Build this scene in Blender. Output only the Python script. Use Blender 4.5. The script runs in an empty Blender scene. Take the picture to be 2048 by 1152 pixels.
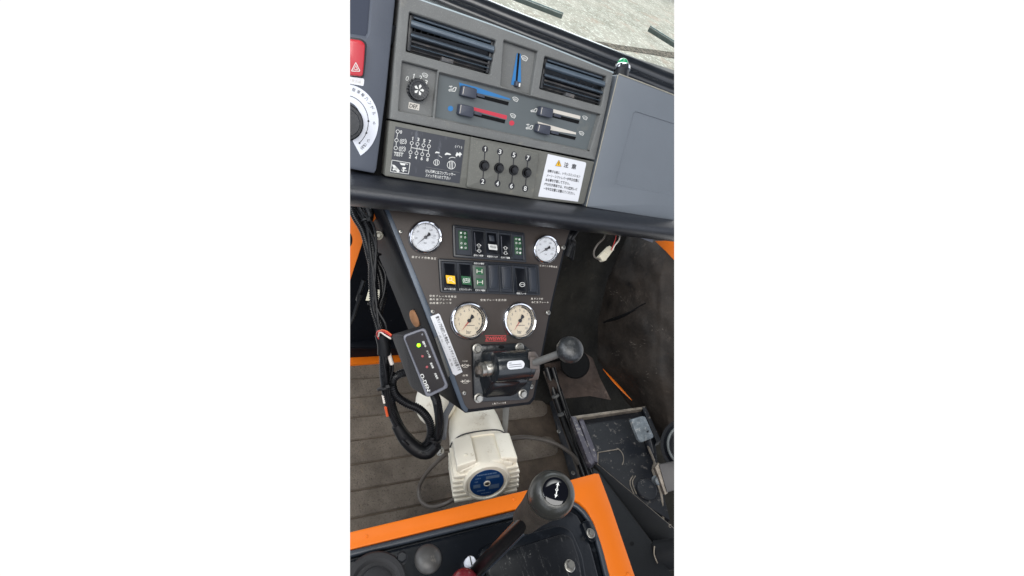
import bpy, bmesh, math, random
from math import sin, cos, pi, radians, sqrt
from mathutils import Vector, Matrix, noise
from mathutils.geometry import tessellate_polygon
random.seed(7)
V = Vector
scene = bpy.context.scene
COL = scene.collection

# ------------------------------------------------------------------ camera, world, lamps, exposure
F = 900.0
def unit(v): v = V(v); v.normalize(); return v
EX = V((0.89429195, -0.01738901, -0.44714598))
UP = V((0.3349, 0.68876193, 0.643))
EF = V((-0.29679599, 0.72477891, -0.62177783))
M3 = Matrix((EX, EF, UP))                      # camera axes -> cab axes (x across, y forward, z up)
M3 = M3.to_quaternion().to_matrix()
CAM = V((0, 0, 1.25))
cam_d = bpy.data.cameras.new('camera'); cam = bpy.data.objects.new('camera', cam_d); COL.objects.link(cam)
cam_d.sensor_width = 36; cam_d.lens = 36 * F / 2048; cam_d.clip_start = 0.01; cam_d.clip_end = 500
cam.matrix_world = Matrix.Translation(CAM) @ M3.to_4x4()
scene.camera = cam

world = bpy.data.worlds.new('World'); scene.world = world; world.use_nodes = True
wn = world.node_tree.nodes; wl = world.node_tree.links
bg = wn['Background']; bg.inputs[1].default_value = 1.0
# white surround ahead and below (the plain white ground of the picture); behind the viewer a cab-like
# environment: bright window band with pillars, darker roof and floor
def wmath(op, a, b=None, c=None):
    n = wn.new('ShaderNodeMath'); n.operation = op
    for i_, x in enumerate((a, b, c)):
        if x is None: continue
        if isinstance(x, (int, float)): n.inputs[i_].default_value = x
        else: wl.new(x, n.inputs[i_])
    return n.outputs[0]
def wsmooth(x, a, b):
    n = wn.new('ShaderNodeMapRange'); n.interpolation_type = 'SMOOTHSTEP'; wl.new(x, n.inputs[0])
    n.inputs[1].default_value = a; n.inputs[2].default_value = b; return n.outputs[0]
tcw = wn.new('ShaderNodeTexCoord'); dotn = wn.new('ShaderNodeVectorMath'); dotn.operation = 'DOT_PRODUCT'
dotn.inputs[1].default_value = M3 @ V((0, 0, -1)); wl.new(tcw.outputs['Generated'], dotn.inputs[0])
sx = wn.new('ShaderNodeSeparateXYZ'); wl.new(tcw.outputs['Generated'], sx.inputs[0])
front = wsmooth(dotn.outputs['Value'], .32, .46)
band = wmath('MULTIPLY', wsmooth(sx.outputs[2], -.12, -.02), wmath('SUBTRACT', 1.0, wsmooth(sx.outputs[2], .52, .62)))
az = wmath('ARCTAN2', sx.outputs[0], sx.outputs[1]); pil = wsmooth(wmath('SINE', wmath('MULTIPLY', az, 5.0)), -.75, -.45)
win = wmath('MULTIPLY', band, pil)
def wmix(f, a, b):
    n = wn.new('ShaderNodeMix'); n.data_type = 'RGBA'; wl.new(f, n.inputs[0])
    for k_, x in ((6, a), (7, b)):
        if isinstance(x, tuple): n.inputs[k_].default_value = x
        else: wl.new(x, n.inputs[k_])
    return n.outputs[2]
cabc = wmix(win, (.07, .075, .085, 1), (1.5, 1.6, 1.8, 1))
wl.new(wmix(front, cabc, (1.05, 1.05, 1.05, 1)), bg.inputs[0])

def area(name, loc, target, size, sy, power, col):
    d = bpy.data.lights.new(name, 'AREA'); d.shape = 'RECTANGLE'; d.size = size; d.size_y = sy
    d.energy = power; d.color = col
    o = bpy.data.objects.new(name, d); COL.objects.link(o); o.location = loc
    o.rotation_euler = (V(target) - V(loc)).to_track_quat('-Z', 'Y').to_euler()
    return o
area('door_window_light', (-1.1, 0.35, 1.9), (0.35, 0.6, 0.7), 1.0, 0.7, 19, (0.93, 0.97, 1.0))
area('rear_fill_light', (-0.3, -1.1, 2.7), (0.4, 0.4, 0.4), 2.2, 1.2, 60, (1.0, 0.985, 0.96))  # added fill from above and behind the viewer, not a known window
area('windscreen_light', (0.9, 3.0, 2.0), (0.4, 0.7, 0.8), 2.2, 0.9, 60, (0.86, 0.94, 1.0))
yl = area('yard_daylight', (6.0, 14.0, 9.0), (6.0, 14.01, -1), 30, 24, 2500, (0.98, 1.0, 0.98)); yl.data.spread = radians(50)
vs = scene.view_settings; vs.view_transform = 'Standard'; vs.look = 'None'; vs.exposure = 0; vs.gamma = 1
vs.use_curve_mapping = False
scene.render.film_transparent = False

# ------------------------------------------------------------------ pixel helpers
def ray(px, py): return M3 @ V(((px - 1024) / F, (576 - py) / F, -1))
def W(px, py, d): return CAM + ray(px, py) * d
def proj(P):
    c = M3.transposed() @ (P - CAM)
    return 1024 + F * c.x / -c.z, 576 - F * c.y / -c.z
class Plane:
    def __init__(s, p, X, D):
        s.p = V(p); s.X = unit(X); D = V(D); s.D = unit(D - s.X * D.dot(s.X)); s.N = s.D.cross(s.X)
        if s.N.dot(CAM - s.p) < 0: s.N = -s.N
    def P(s, px, py, h=0.0):
        r = ray(px, py); q = s.p + s.N * h
        return CAM + r * ((q - CAM).dot(s.N) / r.dot(s.N))
    def uv(s, P): q = P - s.p; return q.dot(s.X), q.dot(s.D)
    def at(s, u, v, h=0.0): return s.p + s.X * u + s.D * v + s.N * h
def plane3(a, b, c):
    A, B, C_ = W(*a), W(*b), W(*c)
    return Plane(A, B - A, C_ - A)
XA = V((1, 0, 0))
DASH = Plane(W(980, 200, .80), XA, (0, -.445, -.897))
CON = Plane(W(980, 620, .90), XA, (0, -.72, -.69))
FLOOR = Plane((0, 0, 0), XA, (0, -1, 0))
TUN = Plane((0, 0, .45), XA, (0, -1, 0))
def hz(z): return Plane((0, 0, z), XA, (0, -1, 0))

# ------------------------------------------------------------------ materials
def c8(r, g, b):
    f = lambda x: (x / 255 / 12.92) if x / 255 <= .04045 else ((x / 255 + .055) / 1.055) ** 2.4
    return (f(r), f(g), f(b), 1)
def mat(name, col, rough=.5, metal=0, spec=.5, var=None, bump=None, marks=None, coat=0, emit=None, trans=0, aniso=None, marks2=None):
    m = bpy.data.materials.new(name); m.use_nodes = True
    n = m.node_tree.nodes; l = m.node_tree.links; b = n['Principled BSDF']
    b.inputs['Base Color'].default_value = col; b.inputs['Roughness'].default_value = rough
    b.inputs['Metallic'].default_value = metal; b.inputs['Specular IOR Level'].default_value = spec
    b.inputs['Coat Weight'].default_value = coat; b.inputs['Coat Roughness'].default_value = .08
    if trans: b.inputs['Transmission Weight'].default_value = trans
    if emit: b.inputs['Emission Color'].default_value = emit[0]; b.inputs['Emission Strength'].default_value = emit[1]
    tc = n.new('ShaderNodeTexCoord'); src = tc.outputs['Object']
    if aniso:
        mp = n.new('ShaderNodeMapping'); l.new(src, mp.inputs[0]); mp.inputs['Scale'].default_value = aniso[:3]
        if len(aniso) > 3: mp.inputs['Rotation'].default_value = (0, 0, aniso[3])
        src = mp.outputs[0]
    out = None
    if var:      # (scale, amount) or (scale, amount, other colour)
        t = n.new('ShaderNodeTexNoise'); t.inputs['Scale'].default_value = var[0]; t.inputs['Detail'].default_value = 8
        t.inputs['Roughness'].default_value = .65
        l.new(src, t.inputs['Vector'])
        r = n.new('ShaderNodeValToRGB'); l.new(t.outputs['Fac'], r.inputs[0])
        r.color_ramp.elements[0].position = .3; r.color_ramp.elements[1].position = .7
        a = var[1]; o = var[2] if len(var) > 2 else tuple(min(1, c * (1 + a)) for c in col[:3]) + (1,)
        r.color_ramp.elements[0].color = tuple(c * (1 - a) for c in col[:3]) + (1,); r.color_ramp.elements[1].color = o
        out = r.outputs[0]
    for mk in (marks, marks2):    # (scale, threshold, width, colour, roughness, amount[, mapping scale])
        if not mk: continue
        s2 = tc.outputs['Object']
        if len(mk) > 6:
            mp = n.new('ShaderNodeMapping'); l.new(s2, mp.inputs[0]); mp.inputs['Scale'].default_value = mk[6]
            if len(mk) > 7: mp.inputs['Rotation'].default_value = mk[7]
            s2 = mp.outputs[0]
        t = n.new('ShaderNodeTexNoise'); t.inputs['Scale'].default_value = mk[0]; t.inputs['Detail'].default_value = 10
        t.inputs['Roughness'].default_value = mk[4]; l.new(s2, t.inputs['Vector'])
        mr = n.new('ShaderNodeMapRange'); l.new(t.outputs['Fac'], mr.inputs[0])
        mr.inputs[1].default_value = mk[1]; mr.inputs[2].default_value = mk[1] + mk[2]; mr.inputs[4].default_value = mk[5]
        mx = n.new('ShaderNodeMix'); mx.data_type = 'RGBA'; l.new(mr.outputs[0], mx.inputs[0])
        if out: l.new(out, mx.inputs[6])
        else: mx.inputs[6].default_value = col
        mx.inputs[7].default_value = mk[3]; out = mx.outputs[2]
    if out: l.new(out, b.inputs['Base Color'])
    if bump:     # (scale, distance[, detail])
        t = n.new('ShaderNodeTexNoise'); t.inputs['Scale'].default_value = bump[0]; t.inputs['Detail'].default_value = bump[2] if len(bump) > 2 else 3
        l.new(src, t.inputs['Vector'])
        bp = n.new('ShaderNodeBump'); bp.inputs['Distance'].default_value = bump[1]; bp.inputs['Strength'].default_value = 1
        l.new(t.outputs['Fac'], bp.inputs['Height']); l.new(bp.outputs[0], b.inputs['Normal'])
    return m
K = {}
K['fascia'] = mat('grained_grey_plastic', c8(102, 103, 102), .62, spec=.4, var=(14, .10), bump=(700, .0007), marks=(500, .56, .08, c8(126, 126, 122), .6, .45), marks2=(30, .62, .10, c8(136, 130, 118), .7, .35))
K['fascia_low'] = mat('dusty_grey_plastic', c8(98, 98, 93), .65, spec=.4, var=(16, .10), bump=(700, .0007), marks=(500, .56, .08, c8(122, 120, 110), .6, .45), marks2=(34, .6, .1, c8(140, 134, 120), .7, .4))
K['ctrl'] = mat('control_plate_grey', c8(84, 90, 92), .5, spec=.4, var=(14, .06), bump=(1200, .0002), marks=(9, .64, .08, c8(120, 118, 108), .7, .4))
K['lid'] = mat('blue_grey_lid_plastic', c8(100, 106, 113), .5, spec=.5, var=(3, .07), bump=(1000, .0003), marks=(60, .73, .03, c8(60, 62, 66), .6, .5))
K['cluster'] = mat('slate_panel_plastic', c8(74, 79, 89), .55, spec=.4, var=(6, .08), bump=(1000, .0003), marks=(90, .74, .03, c8(160, 160, 165), .6, .5))
K['vent'] = mat('vent_sheen_plastic', c8(80, 91, 102), .26, spec=1.0, var=(30, .12))  # blue-grey base paints the windscreen's reflection onto the black louvres
K['ventdust'] = mat('dusty_vent_plastic', c8(70, 70, 72), .6, spec=.4, var=(40, .25), marks=(60, .52, .1, c8(112, 104, 98), .7, .6))
K['black'] = mat('black_plastic', c8(26, 28, 32), .38, spec=.5, var=(40, .2), bump=(700, .0002))
K['dark'] = mat('unlit_black', c8(10, 11, 13), .8, spec=.2)
K['slider'] = mat('slider_plastic', c8(52, 56, 68), .45, spec=.5, bump=(900, .0002))
K['blue'] = mat('blue_print', c8(32, 106, 162), .6)
K['red'] = mat('red_print', c8(180, 44, 62), .6)
K['white'] = mat('white_print', c8(206, 206, 202), .6)
K['cream_print'] = mat('cream_print', c8(196, 190, 180), .6)
K['sticker'] = mat('white_sticker', c8(208, 209, 213), .45, var=(30, .03))
K['ink'] = mat('black_ink', c8(22, 22, 30), .6)
K['yellow'] = mat('yellow_print', c8(232, 178, 20), .5)
K['blksticker'] = mat('black_sticker', c8(28, 30, 38), .3, spec=.6, var=(18, .2), marks=(26, .60, .05, c8(95, 98, 105), .75, .5, (1, .3, .3)))
K['pad'] = mat('black_grained_vinyl', c8(19, 23, 31), .38, spec=.8, var=(6, .2), bump=(650, .0006, 2))
K['seal'] = mat('black_rubber_seal', c8(22, 26, 32), .28, spec=.7, var=(20, .2))
K['redbtn'] = mat('red_switch_plastic', c8(182, 36, 48), .35, spec=.5, coat=.3)
K['chrome'] = mat('chrome', c8(225, 226, 230), .10, metal=1, var=(20, .06))
K['steel'] = mat('zinc_steel', c8(158, 156, 150), .38, metal=.9, var=(60, .2))
K['oldsteel'] = mat('tarnished_steel', c8(120, 112, 104), .45, metal=.8, var=(50, .3), bump=(200, .0004))
K['dialw'] = mat('white_dial', c8(214, 216, 220), .6, var=(20, .02))
K['dialc'] = mat('cream_dial', c8(208, 194, 170), .6, var=(20, .02))
K['needle'] = mat('needle_grey', c8(70, 70, 74), .5)
K['needlered'] = mat('needle_red', c8(170, 40, 36), .5)
K['brown'] = mat('brown_anodised_panel', c8(54, 47, 43), .5, spec=.4, var=(5, .12), bump=(600, .00015), marks=(120, .72, .03, c8(110, 100, 92), .6, .5), aniso=(1, 1, 1))
K['side'] = mat('black_painted_steel', c8(10, 13, 19), .55, spec=.18, var=(12, .25), bump=(160, .0003), marks=(70, .70, .04, c8(110, 112, 115), .6, .6))
K['edge'] = mat('panel_edge_highlight', c8(56, 66, 78), .32, spec=.5, metal=.2, var=(30, .25))  # blue-grey colour paints the highlight along the console's left edge
K['frame'] = mat('switch_frame_black', c8(24, 27, 33), .36, spec=.5)
K['blank'] = mat('blanking_plate', c8(32, 37, 46), .42, spec=.5)
K['green'] = mat('green_lens', c8(22, 82, 48), .4)
K['greend'] = mat('green_dark_lens', c8(20, 66, 38), .4)
K['amber'] = mat('tan_reflector', c8(150, 110, 80), .4, var=(60, .3))
K['zred'] = mat('red_lettering', c8(190, 70, 70), .6)
K['casting'] = mat('black_cast_paint', c8(24, 28, 32), .3, spec=.6, var=(25, .25), bump=(130, .0006), marks=(45, .64, .05, c8(80, 74, 66), .7, .6))
K['cyl'] = mat('black_gloss_cylinder', c8(26, 30, 34), .25, spec=.6, var=(20, .2), marks=(60, .68, .04, c8(80, 78, 72), .7, .5))
K['collar'] = mat('brown_grey_collar', c8(86, 78, 74), .5, metal=0, var=(30, .2), bump=(200, .0005))
K['knobgrey'] = mat('worn_black_knob', c8(34, 36, 38), .36, spec=.6, var=(150, .35), bump=(300, .0004), marks=(220, .55, .08, c8(82, 86, 90), .7, .4))
K['boxgrey'] = mat('monitor_box_plastic', c8(24, 24, 27), .6, var=(20, .15), bump=(900, .0004), marks=(120, .66, .04, c8(120, 118, 115), .7, .5))
K['bezel'] = mat('grey_bezel', c8(92, 93, 102), .4, spec=.6, var=(30, .1))
K['smoke'] = mat('smoked_face', c8(12, 7, 14), .16, spec=.1, var=(40, .4), marks=(260, .70, .04, c8(120, 110, 120), .6, .45))
K['led_on'] = mat('green_led_lit', c8(150, 255, 20), .4, emit=(c8(140, 255, 10), 2.2))
K['led_off'] = mat('red_led_dull', c8(150, 60, 68), .3)
K['hose'] = mat('black_conduit', c8(13, 14, 17), .35, spec=.45, var=(50, .2))
K['tape'] = mat('black_tape', c8(12, 13, 16), .5, spec=.35, var=(60, .3), bump=(150, .0006))
K['wirered'] = mat('red_wire', c8(190, 50, 48), .45)
K['wirewhite'] = mat('white_wire', c8(215, 205, 195), .45)
K['wireorange'] = mat('orange_wire', c8(210, 90, 50), .45)
K['orange'] = mat('orange_enamel', c8(212, 106, 20), .38, spec=.35, var=(3, .05), marks=(26, .70, .04, c8(238, 160, 92), .7, .7), bump=(25, .0004))
K['motor'] = mat('cream_enamel', c8(232, 226, 210), .42, var=(10, .03), marks=(30, .57, .08, c8(168, 150, 116), .8, .6), bump=(60, .0004))
K['plateblue'] = mat('blue_rating_plate', c8(24, 66, 122), .4, metal=.2, var=(40, .12))
K['plategrey'] = mat('rating_plate_fields', c8(92, 112, 140), .5, var=(90, .2))
K['floor'] = mat('rubber_floor_mat', c8(92, 84, 76), .8, spec=.25, var=(9, .30, c8(120, 110, 99)), bump=(200, .002), marks=(190, .55, .05, c8(52, 46, 42), .8, .75), marks2=(12, .58, .12, c8(136, 116, 92), .8, .45))
K['floordk'] = mat('rubber_floor_base', c8(78, 68, 60), .85, spec=.2, var=(9, .3, c8(104, 92, 80)), bump=(300, .0015), marks=(340, .58, .06, c8(36, 32, 30), .75, .7))
K['cable'] = mat('grey_cable', c8(88, 82, 76), .5, var=(40, .15))
K['carpet'] = mat('dark_brown_insulation', c8(30, 27, 25), .68, spec=.35, var=(9, .45, c8(54, 47, 41)), bump=(24, .0035, 5), marks=(14, .56, .10, c8(88, 79, 72), .85, .6), marks2=(6, .60, .05, c8(14, 12, 12), .7, .85))  # near-black and paler patches scattered at random over dark brown
K['carpet2'] = mat('dark_olive_lining', c8(24, 24, 23), .85, spec=.2, var=(7, .5, c8(42, 40, 35)), bump=(36, .006, 8), marks=(13, .58, .10, c8(70, 66, 58), .85, .5))
K['dust'] = mat('dusty_toe_board', c8(58, 50, 46), .85, spec=.2, var=(10, .4, c8(88, 76, 70)), bump=(50, .003, 6), marks=(14, .56, .1, c8(124, 108, 98), .8, .55))
K['chip'] = mat('chipped_black_paint', c8(19, 22, 28), .5, spec=.3, var=(14, .25), bump=(70, .0008), marks=(60, .575, .03, c8(108, 104, 100), .8, .6), marks2=(18, .58, .08, c8(46, 45, 46), .8, .6))
K['rim'] = mat('worn_violet_rim', c8(70, 68, 78), .5, spec=.4, var=(40, .4), bump=(90, .001), marks=(60, .54, .05, c8(150, 146, 142), .8, .75))
K['worn'] = mat('bare_worn_edge', c8(120, 112, 102), .5, metal=.4, var=(60, .45), bump=(120, .001))
K['pedal'] = mat('worn_pedal_metal', c8(112, 120, 126), .5, spec=.5, metal=.25, var=(45, .4), bump=(120, .0012), marks=(90, .55, .05, c8(176, 174, 168), .8, .7), marks2=(70, .56, .05, c8(44, 50, 56), .8, .7))
K['tray'] = mat('black_pressed_steel', c8(9, 13, 19), .28, spec=.3, var=(8, .3), bump=(30, .0005), marks=(40, .62, .04, c8(84, 88, 92), .8, .5), marks2=(12, .60, .06, c8(44, 48, 54), .8, .5))
K['hatch'] = mat('scratched_black_hatch', c8(13, 15, 19), .36, spec=.3, var=(8, .3), bump=(40, .0004), marks=(14, .57, .03, c8(92, 92, 92), .85, .6, (6, 1, 1), (0, 0, .5)), marks2=(26, .62, .04, c8(120, 120, 118), .85, .55))
K['gasket'] = mat('rubber_gasket', c8(40, 46, 54), .4, spec=.6, var=(20, .2))
K['leverknob'] = mat('olive_grey_knob', c8(40, 40, 37), .30, spec=.5, var=(30, .12), bump=(500, .0002))
K['boot'] = mat('brown_rubber_sleeve', c8(50, 44, 38), .75, spec=.3, var=(50, .35), bump=(300, .0008))
K['rod'] = mat('black_lever_rod', c8(9, 8, 9), .3, spec=.4, var=(30, .2))
K['glosscap'] = mat('gloss_black_cap', c8(9, 10, 16), .05, spec=.5, coat=.2)
K['maroon'] = mat('maroon_ball', c8(104, 30, 38), .25, spec=.6, coat=.3, var=(15, .1))
K['dome'] = mat('grey_rubber_dome', c8(60, 59, 58), .42, var=(14, .25), marks=(40, .6, .06, c8(115, 110, 104), .75, .4))
K['conn'] = mat('ivory_connector', c8(196, 190, 170), .5, var=(60, .1))
K['trim'] = mat('aged_cream_trim', c8(146, 142, 130), .5, var=(30, .2))
K['stripe'] = mat('faded_paper', c8(206, 200, 178), .7, var=(30, .05))
K['glassgreen'] = mat('green_lamp_lens', c8(12, 142, 90), .2, spec=.7, coat=.6)
K['alu'] = mat('grey_strap', c8(100, 100, 98), .5, metal=.2, var=(30, .15))
K['rail'] = mat('floor_edge_rail', c8(74, 76, 80), .4, metal=.5, var=(30, .3), marks=(60, .6, .06, c8(110, 100, 90), .75, .5))
K['wiper'] = mat('wiper_rubber', c8(86, 96, 92), .5, var=(60, .3))
K['wiperlt'] = mat('wiper_arm_grey', c8(120, 138, 138), .4, var=(60, .2))
# pale yard seen through the windscreen, its white flecks painting the glass's streaky reflections
K['yard'] = mat('pale_concrete_yard', c8(168, 167, 156), .9, spec=.1, var=(.8, .16, c8(198, 194, 184)), bump=(3, .03),
                marks=(8, .535, .03, c8(240, 243, 236), .82, .9, (1.5, .8, 1), (0, 0, .7)), marks2=(1.1, .55, .12, c8(190, 164, 148), .65, .6), aniso=(1.6, .8, 1))
K['track'] = mat('dark_tyre_track', c8(128, 124, 114), .9, spec=.1, var=(4, .4, c8(176, 166, 152)), marks=(12, .47, .05, c8(58, 60, 62), .85, .85))
m = mat('windscreen_glass', (1, 1, 1, 1), .02)
n_ = m.node_tree.nodes; l_ = m.node_tree.links
tr = n_.new('ShaderNodeBsdfTransparent'); tr.inputs[0].default_value = (.97, .98, .965, 1)
gl = n_.new('ShaderNodeBsdfGlossy'); gl.inputs['Roughness'].default_value = .03
mx = n_.new('ShaderNodeMixShader'); fr = n_.new('ShaderNodeFresnel'); fr.inputs[0].default_value = 1.3
l_.new(fr.outputs[0], mx.inputs[0]); l_.new(tr.outputs[0], mx.inputs[1]); l_.new(gl.outputs[0], mx.inputs[2])
l_.new(mx.outputs[0], n_['Material Output'].inputs[0]); K['glass'] = m
m = mat('gauge_glass', (1, 1, 1, 1), .02)
n_ = m.node_tree.nodes; l_ = m.node_tree.links
tr = n_.new('ShaderNodeBsdfTransparent'); gl = n_.new('ShaderNodeBsdfGlossy'); gl.inputs['Roughness'].default_value = .02
mx = n_.new('ShaderNodeMixShader'); mx.inputs[0].default_value = .04
l_.new(tr.outputs[0], mx.inputs[1]); l_.new(gl.outputs[0], mx.inputs[2]); l_.new(mx.outputs[0], n_['Material Output'].inputs[0])
K['gglass'] = m

# ------------------------------------------------------------------ mesh builder
class MB:
    def __init__(s, m='black'): s.v = []; s.f = []; s.m = []; s.mats = []; s.dm = m
    def add(s, vs_, fs, m=None):
        m = m or s.dm
        if m not in s.mats: s.mats.append(m)
        k = s.mats.index(m); o = len(s.v); s.v += [V(v) for v in vs_]
        for f in fs: s.f.append([i + o for i in f]); s.m.append(k)
        return s
    def bm(s, bm_, m=None):
        bm_.verts.index_update()
        s.add([v.co.copy() for v in bm_.verts], [[v.index for v in f.verts] for f in bm_.faces], m); bm_.free(); return s
    def build(s, name, parent=None, label=None, sharp=38, fix=True):
        me = bpy.data.meshes.new(name)
        if parent: org = V(parent['o_'])
        else:
            xs = [v.x for v in s.v]; ys = [v.y for v in s.v]; zs = [v.z for v in s.v]
            org = V(((min(xs) + max(xs)) / 2, (min(ys) + max(ys)) / 2, min(zs)))
        me.from_pydata([v - org for v in s.v], [], s.f)
        for k in s.mats: me.materials.append(K[k])
        me.polygons.foreach_set('material_index', s.m)
        b = bmesh.new(); b.from_mesh(me)
        bmesh.ops.remove_doubles(b, verts=b.verts, dist=1e-6)
        if fix: bmesh.ops.recalc_face_normals(b, faces=b.faces)
        a = radians(sharp)
        for e in b.edges:
            e.smooth = len(e.link_faces) == 2 and e.calc_face_angle(9) < a
        for f in b.faces: f.smooth = True
        b.to_mesh(me); b.free()
        o = bpy.data.objects.new(name, me); COL.objects.link(o)
        if parent: o.parent = parent
        if not parent: o.location = org
        o['o_'] = list(org)
        if label: o['label'] = label
        return o
def thing(name, label, cat, loc, group=None):
    o = bpy.data.objects.new(name, None); COL.objects.link(o); o.location = loc; o['o_'] = list(loc)
    o.empty_display_size = .05
    o['label'] = label; o['category'] = cat
    if group: o['group'] = group
    return o
def tag(o, label, cat, group=None):
    o['label'] = label; o['category'] = cat
    if group: o['group'] = group
    return o
def struct(o): o['kind'] = 'structure'; return o

def rp(pts, r, n=5):
    """round the corners of a pixel polygon"""
    out = []; N = len(pts)
    rr = r if isinstance(r, (list, tuple)) else [r] * N
    for i in range(N):
        p = V((*pts[i], 0)); a = V((*pts[i - 1], 0)); b = V((*pts[(i + 1) % N], 0)); q = rr[i]
        if q <= 0: out.append((p.x, p.y)); continue
        q = min(q, (a - p).length * .49, (b - p).length * .49)
        A = p + unit(a - p) * q; B = p + unit(b - p) * q
        for k in range(n + 1):
            t = k / n; c = A * (1 - t) ** 2 + p * 2 * t * (1 - t) + B * t * t; out.append((c.x, c.y))
    return out
def area2(p): return sum(p[i - 1][0] * p[i][1] - p[i][0] * p[i - 1][1] for i in range(len(p))) / 2
def inset(p, d):
    if area2(p) < 0: d = -d
    n = len(p); out = []
    for i in range(n):
        a = V(p[i - 1]); b = V(p[i]); c = V(p[(i + 1) % n])
        e1 = (b - a); e2 = (c - b)
        if e1.length < 1e-9 or e2.length < 1e-9: out.append((b.x, b.y)); continue
        e1.normalize(); e2.normalize()
        n1 = V((-e1.y, e1.x)); n2 = V((-e2.y, e2.x)); k = n1 + n2
        dd = max(.35, 1 + n1.dot(n2)); q = b + k * (d / dd); out.append((q.x, q.y))
    return out
def slab(mb, PL, outer, h0, h1, b=.0008, holes=(), m=None, holem=None, bottom=True):
    """plate on a plane: outline in pixels at its visible face; holes = [(pixels, inward slope)]"""
    def loopuv(px): return [PL.uv(PL.P(x, y, h1)) for x, y in px]
    o = loopuv(outer); hs = [(loopuv(p), sl) for p, sl in holes]
    def ring(a, ha, c, hc, mm=None):
        n = len(a); vs_ = [PL.at(*q, ha) for q in a] + [PL.at(*q, hc) for q in c]
        mb.add(vs_, [(i, (i + 1) % n, n + (i + 1) % n, n + i) for i in range(n)], mm or m)
    oi = inset(o, b) if b else o; om = inset(o, b * .3) if b else o
    ring(o, h0, o, h1 - b)
    if b: ring(o, h1 - b, om, h1 - b * .3); ring(om, h1 - b * .3, oi, h1)
    tl = [oi]
    for hp, sl in hs:
        he = inset(hp, -b) if b else hp
        if b: ring(he, h1, hp, h1 - b)
        low = inset(hp, sl) if sl else hp
        ring(hp, h1 - b, low, h0, holem); tl.append(he)
    loops = [[V((q[0], q[1], 0)) for q in L] for L in tl]; flat = [q for L in tl for q in L]
    tris = tessellate_polygon(loops)
    mb.add([PL.at(*q, h1) for q in flat], [tuple(t) for t in tris], m)
    if bottom:
        tl2 = [o] + [inset(hp, sl) if sl else hp for hp, sl in hs]
        loops = [[V((q[0], q[1], 0)) for q in L] for L in tl2]; flat = [q for L in tl2 for q in L]
        mb.add([PL.at(*q, h0) for q in flat], [tuple(t) for t in tessellate_polygon(loops)], m)
    return mb
def decal(mb, PL, pts, h, m):
    tris = tessellate_polygon([[V((x, y, 0)) for x, y in pts]])
    mb.add([PL.P(x, y, h) for x, y in pts], [tuple(t) for t in tris], m)
def line(mb, PL, a, b, w, h, m):
    d = V((b[0] - a[0], b[1] - a[1])); d.normalize(); n = V((-d.y, d.x)) * w / 2
    decal(mb, PL, [(a[0] + n.x, a[1] + n.y), (b[0] + n.x, b[1] + n.y), (b[0] - n.x, b[1] - n.y), (a[0] - n.x, a[1] - n.y)], h, m)
def oring(mb, PL, c, r, w, h, m, ry=None, n=22, a0=0, a1=360):
    ry = ry or r; vs_ = []; fs = []
    for i in range(n + 1):
        t = radians(a0 + (a1 - a0) * i / n)
        for q in (1, (r - w) / r): vs_.append(PL.P(c[0] + cos(t) * r * q, c[1] + sin(t) * ry * q, h))
    for i in range(n): fs.append((2 * i, 2 * i + 1, 2 * i + 3, 2 * i + 2))
    mb.add(vs_, fs, m)
def ell(c, rx, ry, n=26, ang=0):
    a = radians(ang); return [(c[0] + rx * cos(t) * cos(a) - ry * sin(t) * sin(a), c[1] + rx * cos(t) * sin(a) + ry * sin(t) * cos(a)) for t in [2 * pi * i / n for i in range(n)]]
def disc(mb, PL, c, r, h, m, ry=None): decal(mb, PL, ell(c, r, ry or r), h, m)
_tc = {}
def glyphs(s, bold=False):
    key = (s, bold)
    if s == '1': return ([(-.5, .22), (-.5, .12), (.05, .34), (.05, -.5), (.5, -.5), (.5, .5), (.12, .5)], [(0, 1, 2, 6), (2, 3, 4, 5, 6)])
    if key not in _tc:
        c = bpy.data.curves.new('t', 'FONT'); c.body = s; c.resolution_u = 3
        if bold: c.offset = .018
        o = bpy.data.objects.new('t', c); COL.objects.link(o)
        me = bpy.data.meshes.new_from_object(o)
        vs_ = [v.co.copy() for v in me.vertices]; fs = [tuple(p.vertices) for p in me.polygons]
        bpy.data.objects.remove(o); bpy.data.meshes.remove(me); bpy.data.curves.remove(c)
        x0 = min(v.x for v in vs_); x1 = max(v.x for v in vs_); y0 = min(v.y for v in vs_); y1 = max(v.y for v in vs_)
        _tc[key] = ([((v.x - x0) / (x1 - x0) - .5, (v.y - y0) / (y1 - y0) - .5) for v in vs_], fs)
    return _tc[key]
def txt(mb, f, s, cx, cy, w, h, ang, m, bold=False):
    """f maps picture coordinates (y down) to the surface"""
    vs_, fs = glyphs(s, bold); a = radians(ang); ca, sa = cos(a), sin(a)
    mb.add([f(cx + x * w * ca + y * h * sa, cy + x * w * sa - y * h * ca) for x, y in vs_], fs, m)
def on(PL, h): return lambda x, y: PL.P(x, y, h)
def lathe(mb, c, A, U, Vv, prof, n=32, m=None, rmod=None, caps=True):
    """profile (r, z) round axis A; U, Vv set the unit radius"""
    c = V(c); vs_ = []; fs = []
    for r, z in prof:
        for k in range(n):
            t = 2 * pi * k / n; q = r * (rmod(t, r, z) if rmod else 1)
            vs_.append(c + A * z + U * (q * cos(t)) + Vv * (q * sin(t)))
    for i in range(len(prof) - 1):
        for k in range(n):
            k2 = (k + 1) % n; fs.append((i * n + k, i * n + k2, (i + 1) * n + k2, (i + 1) * n + k))
    mb.add(vs_, fs, m)
    if not caps: return
    if prof[0][0] > 1e-6: mb.add(vs_[:n], [tuple(range(n))], m)
    if prof[-1][0] > 1e-6: mb.add(vs_[-n:], [tuple(range(n))], m)
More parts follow.
